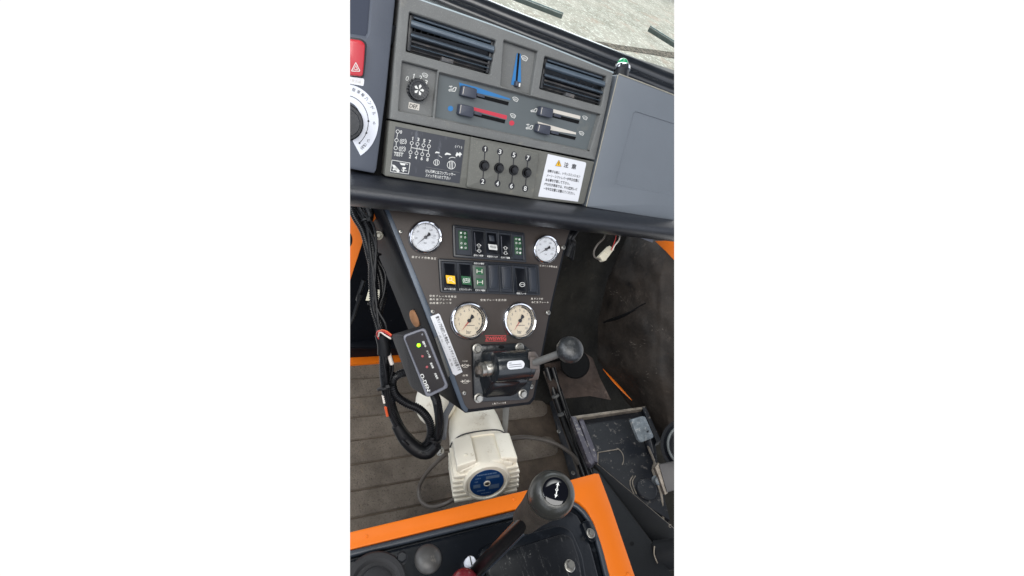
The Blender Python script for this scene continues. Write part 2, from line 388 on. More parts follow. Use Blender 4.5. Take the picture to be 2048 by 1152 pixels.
def basis(A):
    A = unit(A); U = A.cross(V((0, 0, 1)) if abs(A.z) < .9 else V((1, 0, 0))); U.normalize(); return A, U, A.cross(U)
def rod(mb, a, b, prof, n=24, m=None, rmod=None):
    """solid of revolution from a to b; prof (r, fraction of the length)"""
    a = V(a); b = V(b); L = (b - a).length; A, U, Q = basis(b - a)
    lathe(mb, a, A, U, Q, [(r, z * L) for r, z in prof], n, m, rmod)
def cyl(mb, a, b, r, n=24, m=None, bev=0, r2=None):
    L = (V(b) - V(a)).length; r2 = r2 or r; e = bev / L
    rod(mb, a, b, [(r - bev, 0), (r, e), (r2, 1 - e), (r2 - bev, 1)] if bev else [(r, 0), (r2, 1)], n, m)
def ball(mb, c, r, m=None, n=24, U=None, A=None, flat=1):
    A = unit(A) if A else V((0, 0, 1)); _, U, Q = basis(A)
    prof = [(r * sin(pi * i / 14) + 1e-7, -r * flat * cos(pi * i / 14)) for i in range(15)]
    lathe(mb, c, A, U, Q, prof, n, m)
def smooth(pts, step):
    P = [V(p) for p in pts]; P = [P[0] * 2 - P[1]] + P + [P[-1] * 2 - P[-2]]; out = []
    for i in range(1, len(P) - 2):
        a, b, c, d = P[i - 1:i + 3]; n = max(2, int((c - b).length / step))
        for k in range(n):
            t = k / n; out.append(.5 * ((2 * b) + (c - a) * t + (2 * a - 5 * b + 4 * c - d) * t * t + (3 * b - a - 3 * c + d) * t ** 3))
    out.append(P[-2]); return out
def tube(mb, pts, r, seg=10, m=None, step=.006, corr=0, flat=1, sm=True):
    P = smooth(pts, step if not corr else corr / 4) if sm else [V(p) for p in pts]
    U = None; vs_ = []; fs = []; L = 0
    for i, p in enumerate(P):
        T = (P[min(i + 1, len(P) - 1)] - P[max(i - 1, 0)]).normalized()
        if U is None: _, U, Q = basis(T)
        U = (U - T * U.dot(T)).normalized(); Q = T.cross(U)
        if i: L += (p - P[i - 1]).length
        rr = r(i / (len(P) - 1)) if callable(r) else r
        if corr: rr *= 1.0 + (.09 if (i % 4) in (0, 1) else -.09)
        for k in range(seg):
            t = 2 * pi * k / seg; vs_.append(p + U * cos(t) * rr + Q * sin(t) * rr * flat)
    for i in range(len(P) - 1):
        for k in range(seg):
            k2 = (k + 1) % seg; fs.append((i * seg + k, i * seg + k2, (i + 1) * seg + k2, (i + 1) * seg + k))
    mb.add(vs_, fs, m); n = len(vs_)
    mb.add(vs_[:seg], [tuple(range(seg))], m); mb.add(vs_[n - seg:], [tuple(range(seg))], m)
def hull(mb, pts, bev=0, seg=2, m=None):
    b = bmesh.new(); vv = [b.verts.new(p) for p in pts]; bmesh.ops.convex_hull(b, input=vv)
    bmesh.ops.delete(b, geom=[v for v in b.verts if not v.link_faces], context='VERTS')
    bmesh.ops.dissolve_limit(b, angle_limit=radians(1), verts=b.verts, edges=b.edges)
    if bev: bmesh.ops.bevel(b, geom=list(b.edges), offset=bev, segments=seg, affect='EDGES', profile=.6)
    mb.bm(b, m)
def hexhead(mb, c, A, r, h, m='steel', ang=.2, washer=1.35):
    A, U, Q = basis(A); c = V(c)
    if washer: lathe(mb, c, A, U, Q, [(r * washer, 0), (r * washer, h * .18), (r * washer * .9, h * .25), (r * .6, h * .25)], 24, m)
    U2 = U * cos(ang) + Q * sin(ang); Q2 = A.cross(U2)
    lathe(mb, c, A, U2, Q2, [(r, h * .2), (r, h * .85), (r * .88, h), (r * .1, h)], 6, m)
def screw(mb, PL, px, py, rpx, m='steel', h=0.0, cross=True):
    c = PL.P(px, py, h); r = (PL.P(px + rpx, py, h) - c).length
    lathe(mb, c, PL.N, PL.X, PL.D, [(r, 0), (r, r * .25), (r * .75, r * .55), (r * .2, r * .65)], 20, m)
    if cross:
        for a in (.5, .5 + pi / 2):
            d = PL.X * cos(a) + PL.D * sin(a); e = PL.N.cross(d); q = c + PL.N * (r * .68)
            mb.add([q + d * r * .5 + e * r * .1, q - d * r * .5 + e * r * .1, q - d * r * .5 - e * r * .1, q + d * r * .5 - e * r * .1], [(0, 1, 2, 3)], 'dark')
def xprof(mb, prof, x0, x1, m=None, nx=1, wob=0):
    """closed profile in (y, z) swept along x"""
    n = len(prof); vs_ = []; fs = []
    for i in range(nx + 1):
        x = x0 + (x1 - x0) * i / nx
        for (y, z) in prof: vs_.append(V((x, y, z)))
    for i in range(nx):
        for k in range(n): fs.append((i * n + k, i * n + (k + 1) % n, (i + 1) * n + (k + 1) % n, (i + 1) * n + k))
    mb.add(vs_, fs + [tuple(range(n)), tuple(range(nx * n, nx * n + n))], m)

# ------------------------------------------------------------------ setting: yard, windscreen, firewall, floor
mb = MB('yard')
mb.add([V((-30, 1.9, -.95)), V((60, 1.9, -.95)), V((60, 70, -.95)), V((-30, 70, -.95)), V((-30, 1.9, -1.15)), V((60, 1.9, -1.15)), V((60, 70, -1.15)), V((-30, 70, -1.15))],
       [(0, 1, 2, 3), (4, 5, 6, 7), (0, 1, 5, 4), (1, 2, 6, 5), (2, 3, 7, 6), (3, 0, 4, 7)])
struct(mb.build('ground'))
YD = hz(-.94)
mb = MB('track')
top = [(1140, 74), (1170, 80), (1200, 83), (1240, 90), (1290, 97), (1352, 105)]; bot = [(1352, 117), (1290, 106), (1240, 99), (1200, 92), (1172, 90), (1150, 82)]
slab(mb, YD, top + bot, -.012, .004, 0)
struct(mb.build('track'))

# windscreen glass pane, leaning forward, behind its rubber seal
seal_px = [(790, -68), (850, -42), (905, -18), (942, -3), (1030, 33), (1110, 64), (1191, 96), (1263, 124), (1347, 158), (1380, 172)]
SP = hz(1.03)
SPTS = [SP.P(x, y) for x, y in seal_px]
mb = MB('glass')
a = SPTS[0] + V((-.1, .02, .0)); b_ = SPTS[-1] + V((.05, .02, 0)); upv = V((0, -.09, .50))
o4 = [a, b_, b_ + upv, a + upv]; nn = (b_ - a).cross(upv).normalized() * .005
mb.add(o4 + [q + nn for q in o4], [(0, 1, 2, 3), (4, 5, 6, 7), (0, 1, 5, 4), (1, 2, 6, 5), (2, 3, 7, 6), (3, 0, 4, 7)])
tag(mb.build('windscreen'), 'clear windscreen pane above the dashboard looking out on the pale yard', 'windscreen')
mb = MB('seal')
tube(mb, [p + V((0, .001, -.009)) for p in SPTS], .0200, 16, step=.02)
tube(mb, [p + V((0, -.026, -.022)) for p in SPTS], .0135, 14, step=.02)
tag(mb.build('windscreen_seal'), 'black rubber seal running along the lower edge of the windscreen', 'seal')
# wipers, resting on the outer side of the glass
for k, (a, b_, d, w, lb) in enumerate([((1020, -12), (1126, 29), 1.28, .0032, 'grey wiper blade at the top, above the tall vertical slider'),
                                   ((1299, 54), (1372, 100), 1.36, .0038, 'short dark wiper blade at the top right above the green lamp')]):
    t = thing('wiper_blade', lb, 'wiper', W(*b_, d), 'windscreen wipers')
    mb = MB('wiper'); A = W(*a, d); B = W(*b_, d); off = V((0, 0, -.006)); dd = (B - A).normalized(); sd = dd.cross(V((0, 0, 1))).normalized() * w
    hull(mb, [A + sd, A - sd, B + sd, B - sd] + [q + V((0, 0, -.012)) for q in (A + sd * .4, A - sd * .4, B + sd * .4, B - sd * .4)], .0008, 1); mb.build('rubber', t)
    mb = MB('wiperlt'); s2 = sd * .45; u = V((0, 0, .0045))
    hull(mb, [q + u + e for q in (A, B) for e in (s2, -s2)] + [q + u * .2 + e for q in (A, B) for e in (s2, -s2)], .0005, 1); mb.build('arm', t)
# cowl shelf between the dash and the seal
mb = MB('seal')
xprof(mb, [(.79, 1.018), (.86, 1.006), (1.09, 1.012), (1.09, .99), (.79, .99)], .05, 1.1)
tag(mb.build('cowl_shelf'), 'gloss black shelf strip between the dashboard top and the windscreen seal', 'shelf')

# floor and firewall
mb = MB('floordk'); xprof(mb, [(-.3, 0), (.92, 0), (.92, -.03), (-.3, -.03)], -.05, .86)
struct(mb.build('floor'))
mb = MB('carpet2'); xprof(mb, [(-.5, -.04), (1.0, -.04), (1.0, -.07), (-.5, -.07)], .87, 2.2)
struct(mb.build('floor_pan'))
mb = MB('floor')
for y0, y1, xr in [(.738, .673, .60), (.673, .603, .815), (.535, .465, .80), (.603, .535, .60), (.465, .398, .56), (.398, .33, .56), (.803, .738, .60), (.868, .803, .60), (.33, .26, .56)]:
    r = .028; n = 8; pts = []
    cy = (y0 + y1) / 2; hh = (y0 - y1) / 2 - .0014
    arc = [(xr - hh + hh * sin(pi * i / n), cy - hh * cos(pi * i / n)) for i in range(n + 1)]
    pts = [(-.04, cy - hh)] + arc + [(-.04, cy + hh)]
    top = [V((x, y, .0045)) for x, y in inset(pts, .0025)]; bot = [V((x, y, .0003)) for x, y in pts]; q = len(pts)
    mb.add(bot + top, [(i, (i + 1) % q, q + (i + 1) % q, q + i) for i in range(q)] + [tuple(range(q, 2 * q))])
o = mb.build('floor_mat', fix=False); tag(o, 'brown grey ribbed rubber mat covering the cab floor', 'floor mat')
# firewall behind the console (left) and the deep right-hand footwell
mb = MB('side')
xprof(mb, [(.875, 0.0), (.90, 0.0), (.97, .80), (.94, .80)], -.05, .50)
struct(mb.build('firewall'))
def patch(mb, ctrl, nx, ny, amp, sc, m=None, thick=.02):
    """bumpy lining: ctrl is a grid of (px, py, depth); resampled, displaced, given a back"""
    R = len(ctrl); C_ = len(ctrl[0]); P = [[W(*c) for c in row] for row in ctrl]
    def lerp(u, v):
        i = min(int(u * (C_ - 1)), C_ - 2); j = min(int(v * (R - 1)), R - 2); a = u * (C_ - 1) - i; b = v * (R - 1) - j
        return P[j][i] * (1 - a) * (1 - b) + P[j][i + 1] * a * (1 - b) + P[j + 1][i] * (1 - a) * b + P[j + 1][i + 1] * a * b
    vs_ = []
    for j in range(ny + 1):
        for i in range(nx + 1):
            p = lerp(i / nx, j / ny); d = (CAM - p).normalized()
            vs_.append(p + d * (noise.fractal(p * sc, 1.0, 2.0, 3) * amp))
    w = nx + 1; n = len(vs_); fs = []
    for j in range(ny):
        for i in range(nx): fs.append((j * w + i, j * w + i + 1, (j + 1) * w + i + 1, (j + 1) * w + i))
    back = [v - (CAM - v).normalized() * thick for v in vs_]
    fs += [tuple(q + n for q in f) for f in fs]
    edge = [(i, i + 1) for i in range(nx)] + [(ny * w + i, ny * w + i + 1) for i in range(nx)] + [(j * w, (j + 1) * w) for j in range(ny)] + [(j * w + nx, (j + 1) * w + nx) for j in range(ny)]
    fs += [(a, b, b + n, a + n) for a, b in edge]
    mb.add(vs_ + back, fs, m)
mb = MB('carpet2')
patch(mb, [[(1060, 420, 1.35), (1150, 420, 1.42), (1240, 420, 1.50), (1380, 420, 1.55)],
           [(1060, 560, 1.45), (1140, 560, 1.52), (1220, 560, 1.62), (1380, 560, 1.75)],
           [(1050, 700, 1.52), (1120, 700, 1.58), (1205, 700, 1.70), (1380, 700, 1.85)],
           [(1060, 860, 1.56), (1150, 860, 1.62), (1230, 860, 1.72), (1380, 860, 1.9)],
           [(1060, 1010, 1.60), (1170, 1010, 1.63), (1260, 1010, 1.74), (1400, 1010, 1.9)]], 50, 50, .02, 6)
struct(mb.build('toe_wall'))
mb = MB('carpet')
patch(mb, [[(1262, 455, 1.46), (1300, 455, 1.38), (1345, 455, 1.30), (1400, 455, 1.27)],
           [(1215, 560, 1.50), (1260, 560, 1.40), (1320, 560, 1.30), (1400, 560, 1.26)],
           [(1196, 640, 1.52), (1250, 650, 1.40), (1320, 650, 1.29), (1400, 650, 1.24)],
           [(1196, 720, 1.52), (1250, 740, 1.41), (1320, 750, 1.30), (1400, 750, 1.24)],
           [(1250, 800, 1.50), (1290, 820, 1.43), (1340, 860, 1.32), (1400, 870, 1.26)],
           [(1292, 850, 1.47), (1320, 880, 1.41), (1350, 920, 1.33), (1400, 940, 1.28)]], 60, 60, .022, 7)
from mathutils.bvhtree import BVHTree
BV_ARCH = BVHTree.FromPolygons(mb.v, mb.f)
tag(mb.build('arch_lining'), 'dark brown bulging insulation cover on the right of the footwell', 'lining')
mb = MB('dust')
patch(mb, [[(1088, 728, 1.50), (1120, 722, 1.52), (1160, 700, 1.55), (1185, 716, 1.57)],
           [(1094, 760, 1.48), (1130, 760, 1.50), (1170, 755, 1.53), (1200, 756, 1.56)],
           [(1105, 800, 1.47), (1140, 796, 1.49), (1180, 792, 1.52), (1222, 800, 1.55)]], 30, 24, .016, 12)
tag(mb.build('heel_mat'), 'dusty brown mat patch on the toe board below the ball lever', 'mat')
from mathutils.bvhtree import BVHTree
def surf(bv, x, y, h=0):
    r = ray(x, y); hit = bv.ray_cast(CAM, r.normalized()); 
    return (hit[0] if hit[0] else W(x, y, 1.4)) - r.normalized() * h
mb = MB('dark')
for L, r in [([(1208, 645), (1218, 641), (1240, 634), (1262, 624), (1280, 612), (1292, 606)], .0055)]:
    tube(mb, [surf(BV_ARCH, x, y, -.001) for x, y in L], lambda t, r=r: r * (.35 + .65 * sin(pi * min(1, t + .15))), 8, step=.01)
tag(mb.build('lining_crease'), 'black crease running up across the dark brown insulation cover', 'crease')
mb = MB('chalk'); K['chalk'] = mat('chalky_scuffs', c8(98, 92, 86), .9, spec=.1, var=(60, .4))
random.seed(3)
def scuff(cx, cy, n, sp, ln, bv):
    for i in range(n):
        x = cx + random.gauss(0, sp); y = cy + random.gauss(0, sp * .6); a = random.uniform(-.6, .9); l = random.uniform(.3, 1) * ln; w = random.uniform(.25, .7)
        q = [(x - cos(a) * l, y - sin(a) * l), (x + sin(a) * w, y - cos(a) * w), (x + cos(a) * l, y + sin(a) * l), (x - sin(a) * w, y + cos(a) * w)]
        mb.add([surf(bv, *p, .0012) for p in q], [(0, 1, 2, 3)])
scuff(1222, 584, 9, 6, 4, BV_ARCH); scuff(1246, 600, 6, 5, 3, BV_ARCH); scuff(1270, 690, 14, 9, 5, BV_ARCH); scuff(1234, 705, 8, 5, 5, BV_ARCH); scuff(1310, 662, 5, 8, 4, BV_ARCH); scuff(1290, 745, 8, 14, 4, BV_ARCH)
tag(mb.build('chalk_scuffs'), 'pale scuff marks scattered over the dark brown insulation cover', 'scuffs')['kind'] = 'stuff'
mb = MB('dark'); c = W(1150, 728, 1.42); A, U, Q = basis(CAM - c); lathe(mb, c, A, U, Q, [(.046, -.05), (.046, 0), (.042, .006), (.0001, .009)], 36)  # black disc stands in for the ball knob's shadow
tag(mb.build('knob_shadow_disc'), 'round black disc standing in for the shadow behind the ball knob', 'plug')
mb = MB('orange')
tube(mb, [W(1206, 738, 1.50), W(1230, 765, 1.47), W(1245, 781, 1.455), W(1264, 801, 1.44)], lambda t: .0010 + .0042 * sin(pi * t), 10, flat=.5)
tag(mb.build('orange_seam'), 'thin bare orange seam showing beside the dark brown insulation cover', 'seam')
mb = MB('orange')
OP = plane3((1300, 490, 1.25), (1348, 488, 1.22), (1340, 520, 1.22))
slab(mb, OP, [(1310, 482), (1375, 480), (1375, 545), (1345, 517), (1331, 502)], -.01, 0)
tag(mb.build('orange_bracket'), 'orange painted bracket corner under the dash roll at far right', 'bracket')

# orange door-side plates at the left
t = thing('orange_side_plate', 'orange plate with a round hole at the left edge behind the cable loom', 'plate', W(705, 560, 1.02))
LP = plane3((700, 430, .98), (726, 481, 1.0), (700, 558, 1.02))
mb = MB('orange'); slab(mb, LP, [(640, 421), (700, 421), (711, 434), (726, 481), (701, 558), (690, 600), (640, 600)], -.006, 0, holes=[(ell((696, 480), 9, 15), 0)]); mb.build('plate', t)
mb = MB('dark'); slab(mb, LP, ell((696, 480), 12, 18), -.02, -.007); mb.build('plug', t)
mb = MB('orange'); LQ = plane3((731, 418, .875), (756, 420, .875), (743, 445, .88))
slab(mb, LQ, [(728, 412), (755, 412), (756, 431), (743, 446), (738, 438)], -.006, 0)
tag(mb.build('orange_tab'), 'small orange tab beside the top of the black cable loom', 'tab')
mb = MB('orange'); slab(mb, hz(.012), [(600, 728), (600, 715), (700, 715), (860, 707), (860, 714), (790, 722), (700, 729)], -.01, .002)
tag(mb.build('orange_sill'), 'narrow orange strip at the foot of the black firewall', 'strip')
mb = MB('side'); a = W(690, 694, 1.36); b_ = W(820, 694, 1.42)
hull(mb, [q + V((0, e, f)) for q in (a, b_) for e in (0, .03) for f in (0, -.012)], .002)
tag(mb.build('firewall_ledge'), 'thin black steel ledge above the orange strip on the firewall', 'ledge')
for k, (x, y, r, d) in enumerate([(757, 471, .0085, .86)]):
    mb = MB('trim'); c = W(x, y, d); A = (CAM - c).normalized(); A, U, Q = basis(A)
    lathe(mb, c - A * .02, A, U, Q, [(r, 0), (r, .022), (r * .7, .024), (r * .65, .018), (r * .4, .018), (r * .35, .026), (r * .1, .026)], 24)
    tag(mb.build('cream_grommet'), 'round cream grommet on the black wall right of the cable loom', 'grommet')
mb = MB('stripe'); PP = plane3((740, 578, .98), (762, 580, .98), (735, 602, .98))
slab(mb, PP, [(738, 577), (766, 581), (762, 603), (731, 601)], -.001, 0, 0)
tag(mb.build('paper_tag'), 'pale paper tag tucked behind the black cable loom', 'tag')

# ------------------------------------------------------------------ instrument panel (left)
B0 = -.03
t = thing('instrument_panel', 'slate grey instrument panel at the far left with a round dial', 'instrument panel', DASH.P(730, 345))
mb = MB('cluster')
slab(mb, DASH, [(500, -150), (801, -150), (796, -60), (791, 0), (771, 200), (753, 340), (748, 347), (700, 338), (500, 306)], B0, .003, .003,
     holes=[([(562, -110), (745, -90), (741, 0), (736, 66), (732, 72), (690, 65), (562, 46)], .002)])
mb.build('panel', t)
mb = MB('black'); DK = mat('dark_display', c8(48, 54, 68), .6, spec=.3); K['display'] = DK
slab(mb, DASH, [(555, -120), (752, -100), (748, 0), (742, 82), (555, 60)], -.02, -.004, 0, m='display'); mb.build('display', t)
mb = MB('redbtn')
slab(mb, DASH, rp([(690, 76), (722, 80), (731, 88), (729, 120), (726, 153), (690, 150)], [0, 5, 5, 0, 6, 0]), .0, .0095, .0025)
oring(mb, DASH, (711, 134), 0.1, .01, .0098, 'white')
f = on(DASH, .0098)
for a, b_ in [((711.5, 125), (703, 142)), ((703, 142), (720, 142.5)), ((720, 142.5), (711.5, 125))]: line(mb, DASH, a, b_, 1.5, .0098, 'white')
for a, b_ in [((711.5, 131), (707.5, 139)), ((707.5, 139), (715.5, 139.3)), ((715.5, 139.3), (711.5, 131))]: line(mb, DASH, a, b_, 1.0, .0098, 'white')
mb.build('hazard_switch', t, 'red hazard warning switch')
mb = MB('black'); slab(mb, DASH, rp([(690, 73), (723, 77), (734, 86), (732, 120), (728, 156), (690, 153)], [0, 6, 6, 0, 6, 0]), .0, .0035, .0006); mb.build('switch_surround', t)
mb = MB('sticker'); slab(mb, DASH, rp([(690, 152), (727, 157), (728.5, 160), (727, 172), (690, 166)], [0, 2, 0, 2, 0]), .003, .0036, 0); slab
txt(mb, on(DASH, .0039), '非常点滅', 709, 162, 26, 6, 9, 'cream_print'); mb.build('sticker', t)
# dial scale
DC = (689, 244); mb = MB('sticker')
K['scale'] = mat('silver_dial_scale', c8(205, 208, 216), .5, var=(30, .05))
vs_ = []; N = 48
def arcpts(r0, r1, a0, a1, m, h, h0, mbx):
    vs_ = []; fs = []
    for i in range(N + 1):
        a = radians(a0 + (a1 - a0) * i / N)
        for r in (r0, r1):
            for hh in (h, h0): vs_.append(DASH.P(DC[0] + r[0] * cos(a), DC[1] + r[1] * sin(a), hh))
    for i in range(N):
        k = 4 * i; fs += [(k, k + 2, k + 6, k + 4), (k + 1, k + 5, k + 7, k + 3), (k, k + 4, k + 5, k + 1), (k + 2, k + 3, k + 7, k + 6)]
    fs += [(0, 1, 3, 2), (4 * N, 4 * N + 2, 4 * N + 3, 4 * N + 1)]
    mbx.add(vs_, fs, m)
arcpts((34, 42), (68, 76), -110, 62, 'scale', .0042, .003, mb)
arcpts((47, 53), (48.2, 54.2), -100, 50, 'ink', .0046, .0043, mb)
for i, s in enumerate('駐車輪ハンドル'):
    a = -72 + i * 9.5; x = DC[0] + 61 * cos(radians(a)); y = DC[1] + 68 * sin(radians(a)); txt(mb, on(DASH, .0046), s, x, y, 6.5, 7, a + 90, 'ink')
for i, (s, a) in enumerate([('点', 2), ('灯', 36), ('O', 46), ('C', 50), ('切', 54)]):
    x = DC[0] + 59 * cos(radians(a)); y = DC[1] + 64 * sin(radians(a)); txt(mb, on(DASH, .0046), s, x, y, 5.5, 6.5, a - 90 + 60, 'ink')
for a in (-2, 24, 51):
    x = DC[0] + 48 * cos(radians(a)); y = DC[1] + 54 * sin(radians(a)); disc(mb, DASH, (x, y), 2.0, .0046, 'ink')
mb.build('dial_scale', t)
mb = MB('black'); c = DASH.P(689, 244, .003); r = .0285
lathe(mb, c, DASH.N, DASH.X, DASH.D, [(r, 0), (r, .004), (r * .92, .006), (r * .8, .006), (r * .76, .020), (r * .70, .022), (.001, .022)], 40); mb.build('dial_knob', t)

# ------------------------------------------------------------------ heater panel
t = thing('heater_panel', 'grey heater control panel with two air vents and coloured sliders', 'control panel', DASH.P(985, 285))
HP = t
out = rp([(801, -25), (860, -4), (1030, 55), (1227, 141), (1216, 200), (1190, 320), (1030, 288), (780, 238), (789, 120)], [3, 0, 0, 7, 0, 2, 0, 2, 0])
out = rp([(802, -22), (830, -6), (1030, 65), (1227, 143), (1216, 200), (1190, 320), (1030, 288), (780, 238), (789, 120)], [3, 4, 0, 6, 0, 2, 0, 2, 0])
v1 = rp([(819, 24), (993, 81), (981, 150), (812, 103)], 3); v2 = rp([(1090, 112), (1214, 153), (1203, 213), (1079, 178)], 3)
kn = rp([(805, 122), (876, 141), (866, 235), (797, 222)], 2)
ct = rp([(879, 145), (1201, 229), (1180, 303), (871, 236)], 2)
ds = rp([(1008, 80), (1076, 103), (1062, 190), (1002, 172)], 2)
mb = MB('fascia')
slab(mb, DASH, out, B0, .006, .0016, holes=[(v1, .0), (v2, .0), (kn, .004), (ct, .006), (ds, .004)])
mb.build('fascia', t)
def defrost(mb, PL, x, y, s, h, m='white'):
    P = [(-1, -.45), (-.5, -.8), (0, -.9), (.5, -.75), (1, -.35), (.5, .75), (0, .6), (-.5, .55)]
    P = [(x + a * s, y + b * s * .9 + a * s * .25) for a, b in P]
    for i in range(len(P)): line(mb, PL, P[i], P[(i + 1) % len(P)], s * .2, h, m)
    for k in (-.4, 0, .4): line(mb, PL, (x + k * s, y - .35 * s + k * s * .25), (x + (k + .08) * s, y + .25 * s + k * s * .25), s * .16, h, m)
def seat_person(mb, PL, x, y, s, h, up, m='white'):
    L = [((-1, .75), (-.5, .3)), ((-.5, .3), (.1, .2)), ((.1, .2), (.4, -.4)), ((.4, -.4), (.95, -.5)), ((.95, -.5), (.6, .7)), ((.6, .7), (-.3, .75)), ((-.3, .75), (-.9, .95))]
    for a, b in L: line(mb, PL, (x + a[0] * s, y + a[1] * s * .85 + a[0] * s * .2), (x + b[0] * s, y + b[1] * s * .85 + b[0] * s * .2), s * .2, h, m)
    if up: 
        for a, b in [((-.7, -.7), (-.2, -.3)), ((-.6, -.3), (-.1, -.7)), ((-.9, -.5), (0, -.5))]: line(mb, PL, (x + a[0] * s, y + a[1] * s), (x + b[0] * s, y + b[1] * s), s * .14, h, m)
# recess floors: a plate 6 mm down
FL = -.004
for nm, pts, m in [('knob_plate', [(800, 118), (880, 138), (870, 240), (792, 226)], 'fascia'), ('control_plate', [(874, 140), (1206, 226), (1186, 308), (866, 240)], 'ctrl'), ('slider_plate', [(1004, 77), (1080, 100), (1066, 194), (998, 176)], 'fascia')]:
    mb = MB(m); slab(mb, DASH, pts, B0 + .002, FL, .0)
    if nm == 'control_plate':
        g = on(DASH, FL + .0005)
        h = FL + .0004; H2 = FL + .0008
        decal(mb, DASH, [(918, 165), (954, 174.5), (1021, 197.5), (1020, 200), (954, 186), (920, 176)], h, 'blue')
        decal(mb, DASH, [(934, 211), (1014, 231), (1013, 239), (948, 221)], h, 'red')
        decal(mb, DASH, [(1090, 214), (1161, 232), (1160, 238.5), (1105, 225)], h, 'cream_print')
        decal(mb, DASH, [(1075, 243), (1152, 265), (1152, 269), (1100, 260), (1078, 252)], h, 'cream_print')
        for q in [[(940, 184), (1018, 204), (1016, 211), (938, 191)], [(935, 221), (1011, 240), (1009, 247), (933, 228)], [(1100, 226), (1159, 241), (1157, 248), (1098, 233)], [(1096, 261), (1152, 274), (1150, 280), (1094, 267)]]:
            decal(mb, DASH, q, H2, 'dark')
        disc(mb, DASH, (901, 217), 5.4, h, 'blue'); disc(mb, DASH, (1023.5, 246), 5.2, h, 'red')
    h = FL + .0006
    if nm == 'control_plate':
        defrost(mb, DASH, 1031, 199, 5.8, h); defrost(mb, DASH, 1026, 232, 5.6, h); defrost(mb, DASH, 1170, 236, 5, h); defrost(mb, DASH, 1163, 267, 5, h)
        seat_person(mb, DASH, 905, 177, 8, h, True); seat_person(mb, DASH, 1068, 219, 7, h, False); seat_person(mb, DASH, 1059, 253, 7.5, h, True)
    elif nm == 'slider_plate': defrost(mb, DASH, 1049, 117, 6.5, h)
    else:
        defrost(mb, DASH, 850, 151, 5.8, h)
        for s, x, y in [('0', 814.5, 157), ('1', 827, 152), ('2', 841, 156), ('3', 852, 165)]: txt(mb, on(DASH, h), s, x, y, 6 if s != '1' else 3.4, 9.5, 14, 'white')
        decal(mb, DASH, [(818, 204), (839.5, 208.5), (838, 221), (816.5, 216.5)], h, 'cream_print'); txt(mb, on(DASH, h + .0004), 'DEF.', 828, 212.6, 18, 8, 12, 'ink', True)
    mb.build(nm, t)
def louvre(mb, a, b, tpx, h0, h1, m, sag=0):
    """curved bar from a to b (pixels), tpx thick"""
    N = 10; vs_ = []; fs = []
    for x in (0, 1):
        p = a if x == 0 else b
        for i in range(N + 1):
            s = i / N; yy = p[1] + tpx * s; hh = h0 + (h1 - h0) * sin(pi * (s * .8 + .1)) ** .8
            vs_.append(DASH.P(p[0] - s * tpx * .1, yy, hh))
        for i in range(N + 1):
            s = 1 - i / N; vs_.append(DASH.P(p[0] - s * tpx * .1, p[1] + tpx * s, h0 - .006))
    n = 2 * (N + 1)
    fs = [(i, (i + 1) % n, n + (i + 1) % n, n + i) for i in range(n)] + [tuple(range(n)), tuple(range(n, 2 * n))]
    mb.add(vs_, fs, m)
for k, (L, lbl) in enumerate([(v1, 'wide air vent at the left of the heater panel'), (v2, 'narrow air vent at the right of the heater panel')]):
    q = [(819, 24), (993, 81), (981, 150), (812, 103)] if k == 0 else [(1090, 112), (1214, 153), (1203, 213), (1079, 178)]
    ctr = (sum(p[0] for p in q) / 4, sum(p[1] for p in q) / 4)
    def gp(u, v): # bilinear in the opening
        A, B, C_, D_ = q; return ((A[0] * (1 - u) + B[0] * u) * (1 - v) + (D_[0] * (1 - u) + C_[0] * u) * v, (A[1] * (1 - u) + B[1] * u) * (1 - v) + (D_[1] * (1 - u) + C_[1] * u) * v)
    mb = MB('black')
    big = [(ctr[0] + (p[0] - ctr[0]) * 1.04, ctr[1] + (p[1] - ctr[1]) * 1.06) for p in q]
    slab(mb, DASH, big, B0 + .001, -.018, 0, m='dark')
    for u in (0.0, .94):     # side cheeks of the swivelling drum
        slab(mb, DASH, [gp(u + .005, .05), gp(u + .055, .06), gp(u + .055, .97), gp(u + .005, .97)], -.018, -.002, .0015, m='black')
    vt = mb.build('air_vent', t, lbl)
    for (v, w, h0, h1, m, u0, u1) in [(.04, .10, -.010, -.004, 'vent', .03, .98), (.17, .20, -.002, .0095, 'vent', .03, .99), (.50, .12, -.008, .006, 'vent', .04, .98), (.67, .09, -.012, .0005, 'ventdust', .05, .97), (.80, .055, -.012, .002, 'vent', .05, .97), (.90, .05, -.014, -.004, 'ventdust', .05, .97)]:
        mb = MB(m); a = gp(u0, v); b_ = gp(u1, v); H = (q[3][1] - q[0][1] + q[2][1] - q[1][1]) / 2
        louvre(mb, a, b_, H * w, h0, h1, m); mb.build('louvre', vt)
    mb = MB('black')
    for i in range(12 if k == 0 else 9):
        u = .08 + i * (.84 / (11 if k == 0 else 8)); a = gp(u, .36); b_ = gp(u - .005, .50)
        slab(mb, DASH, [(a[0] - .9, a[1]), (a[0] + .9, a[1] + .3), (b_[0] + .9, b_[1] + .3), (b_[0] - .9, b_[1])], -.018, -.009, 0)
    mb.build('guide_fins', vt)
    mb = MB('ventdust')
    slab(mb, DASH, [gp(.05, .74), gp(.97, .74), gp(.97, .985), gp(.05, .985)], -.0175, -.0135, 0); mb.build('damper', vt)
    mb = MB('ventdust'); a = gp(.42, .87); b_ = gp(.56, .87); c_ = gp(.56, .99); d_ = gp(.42, .99)
    slab(mb, DASH, [a, b_, c_, d_], -.012, .0015, .0015); mb.build('thumb_tab', vt)
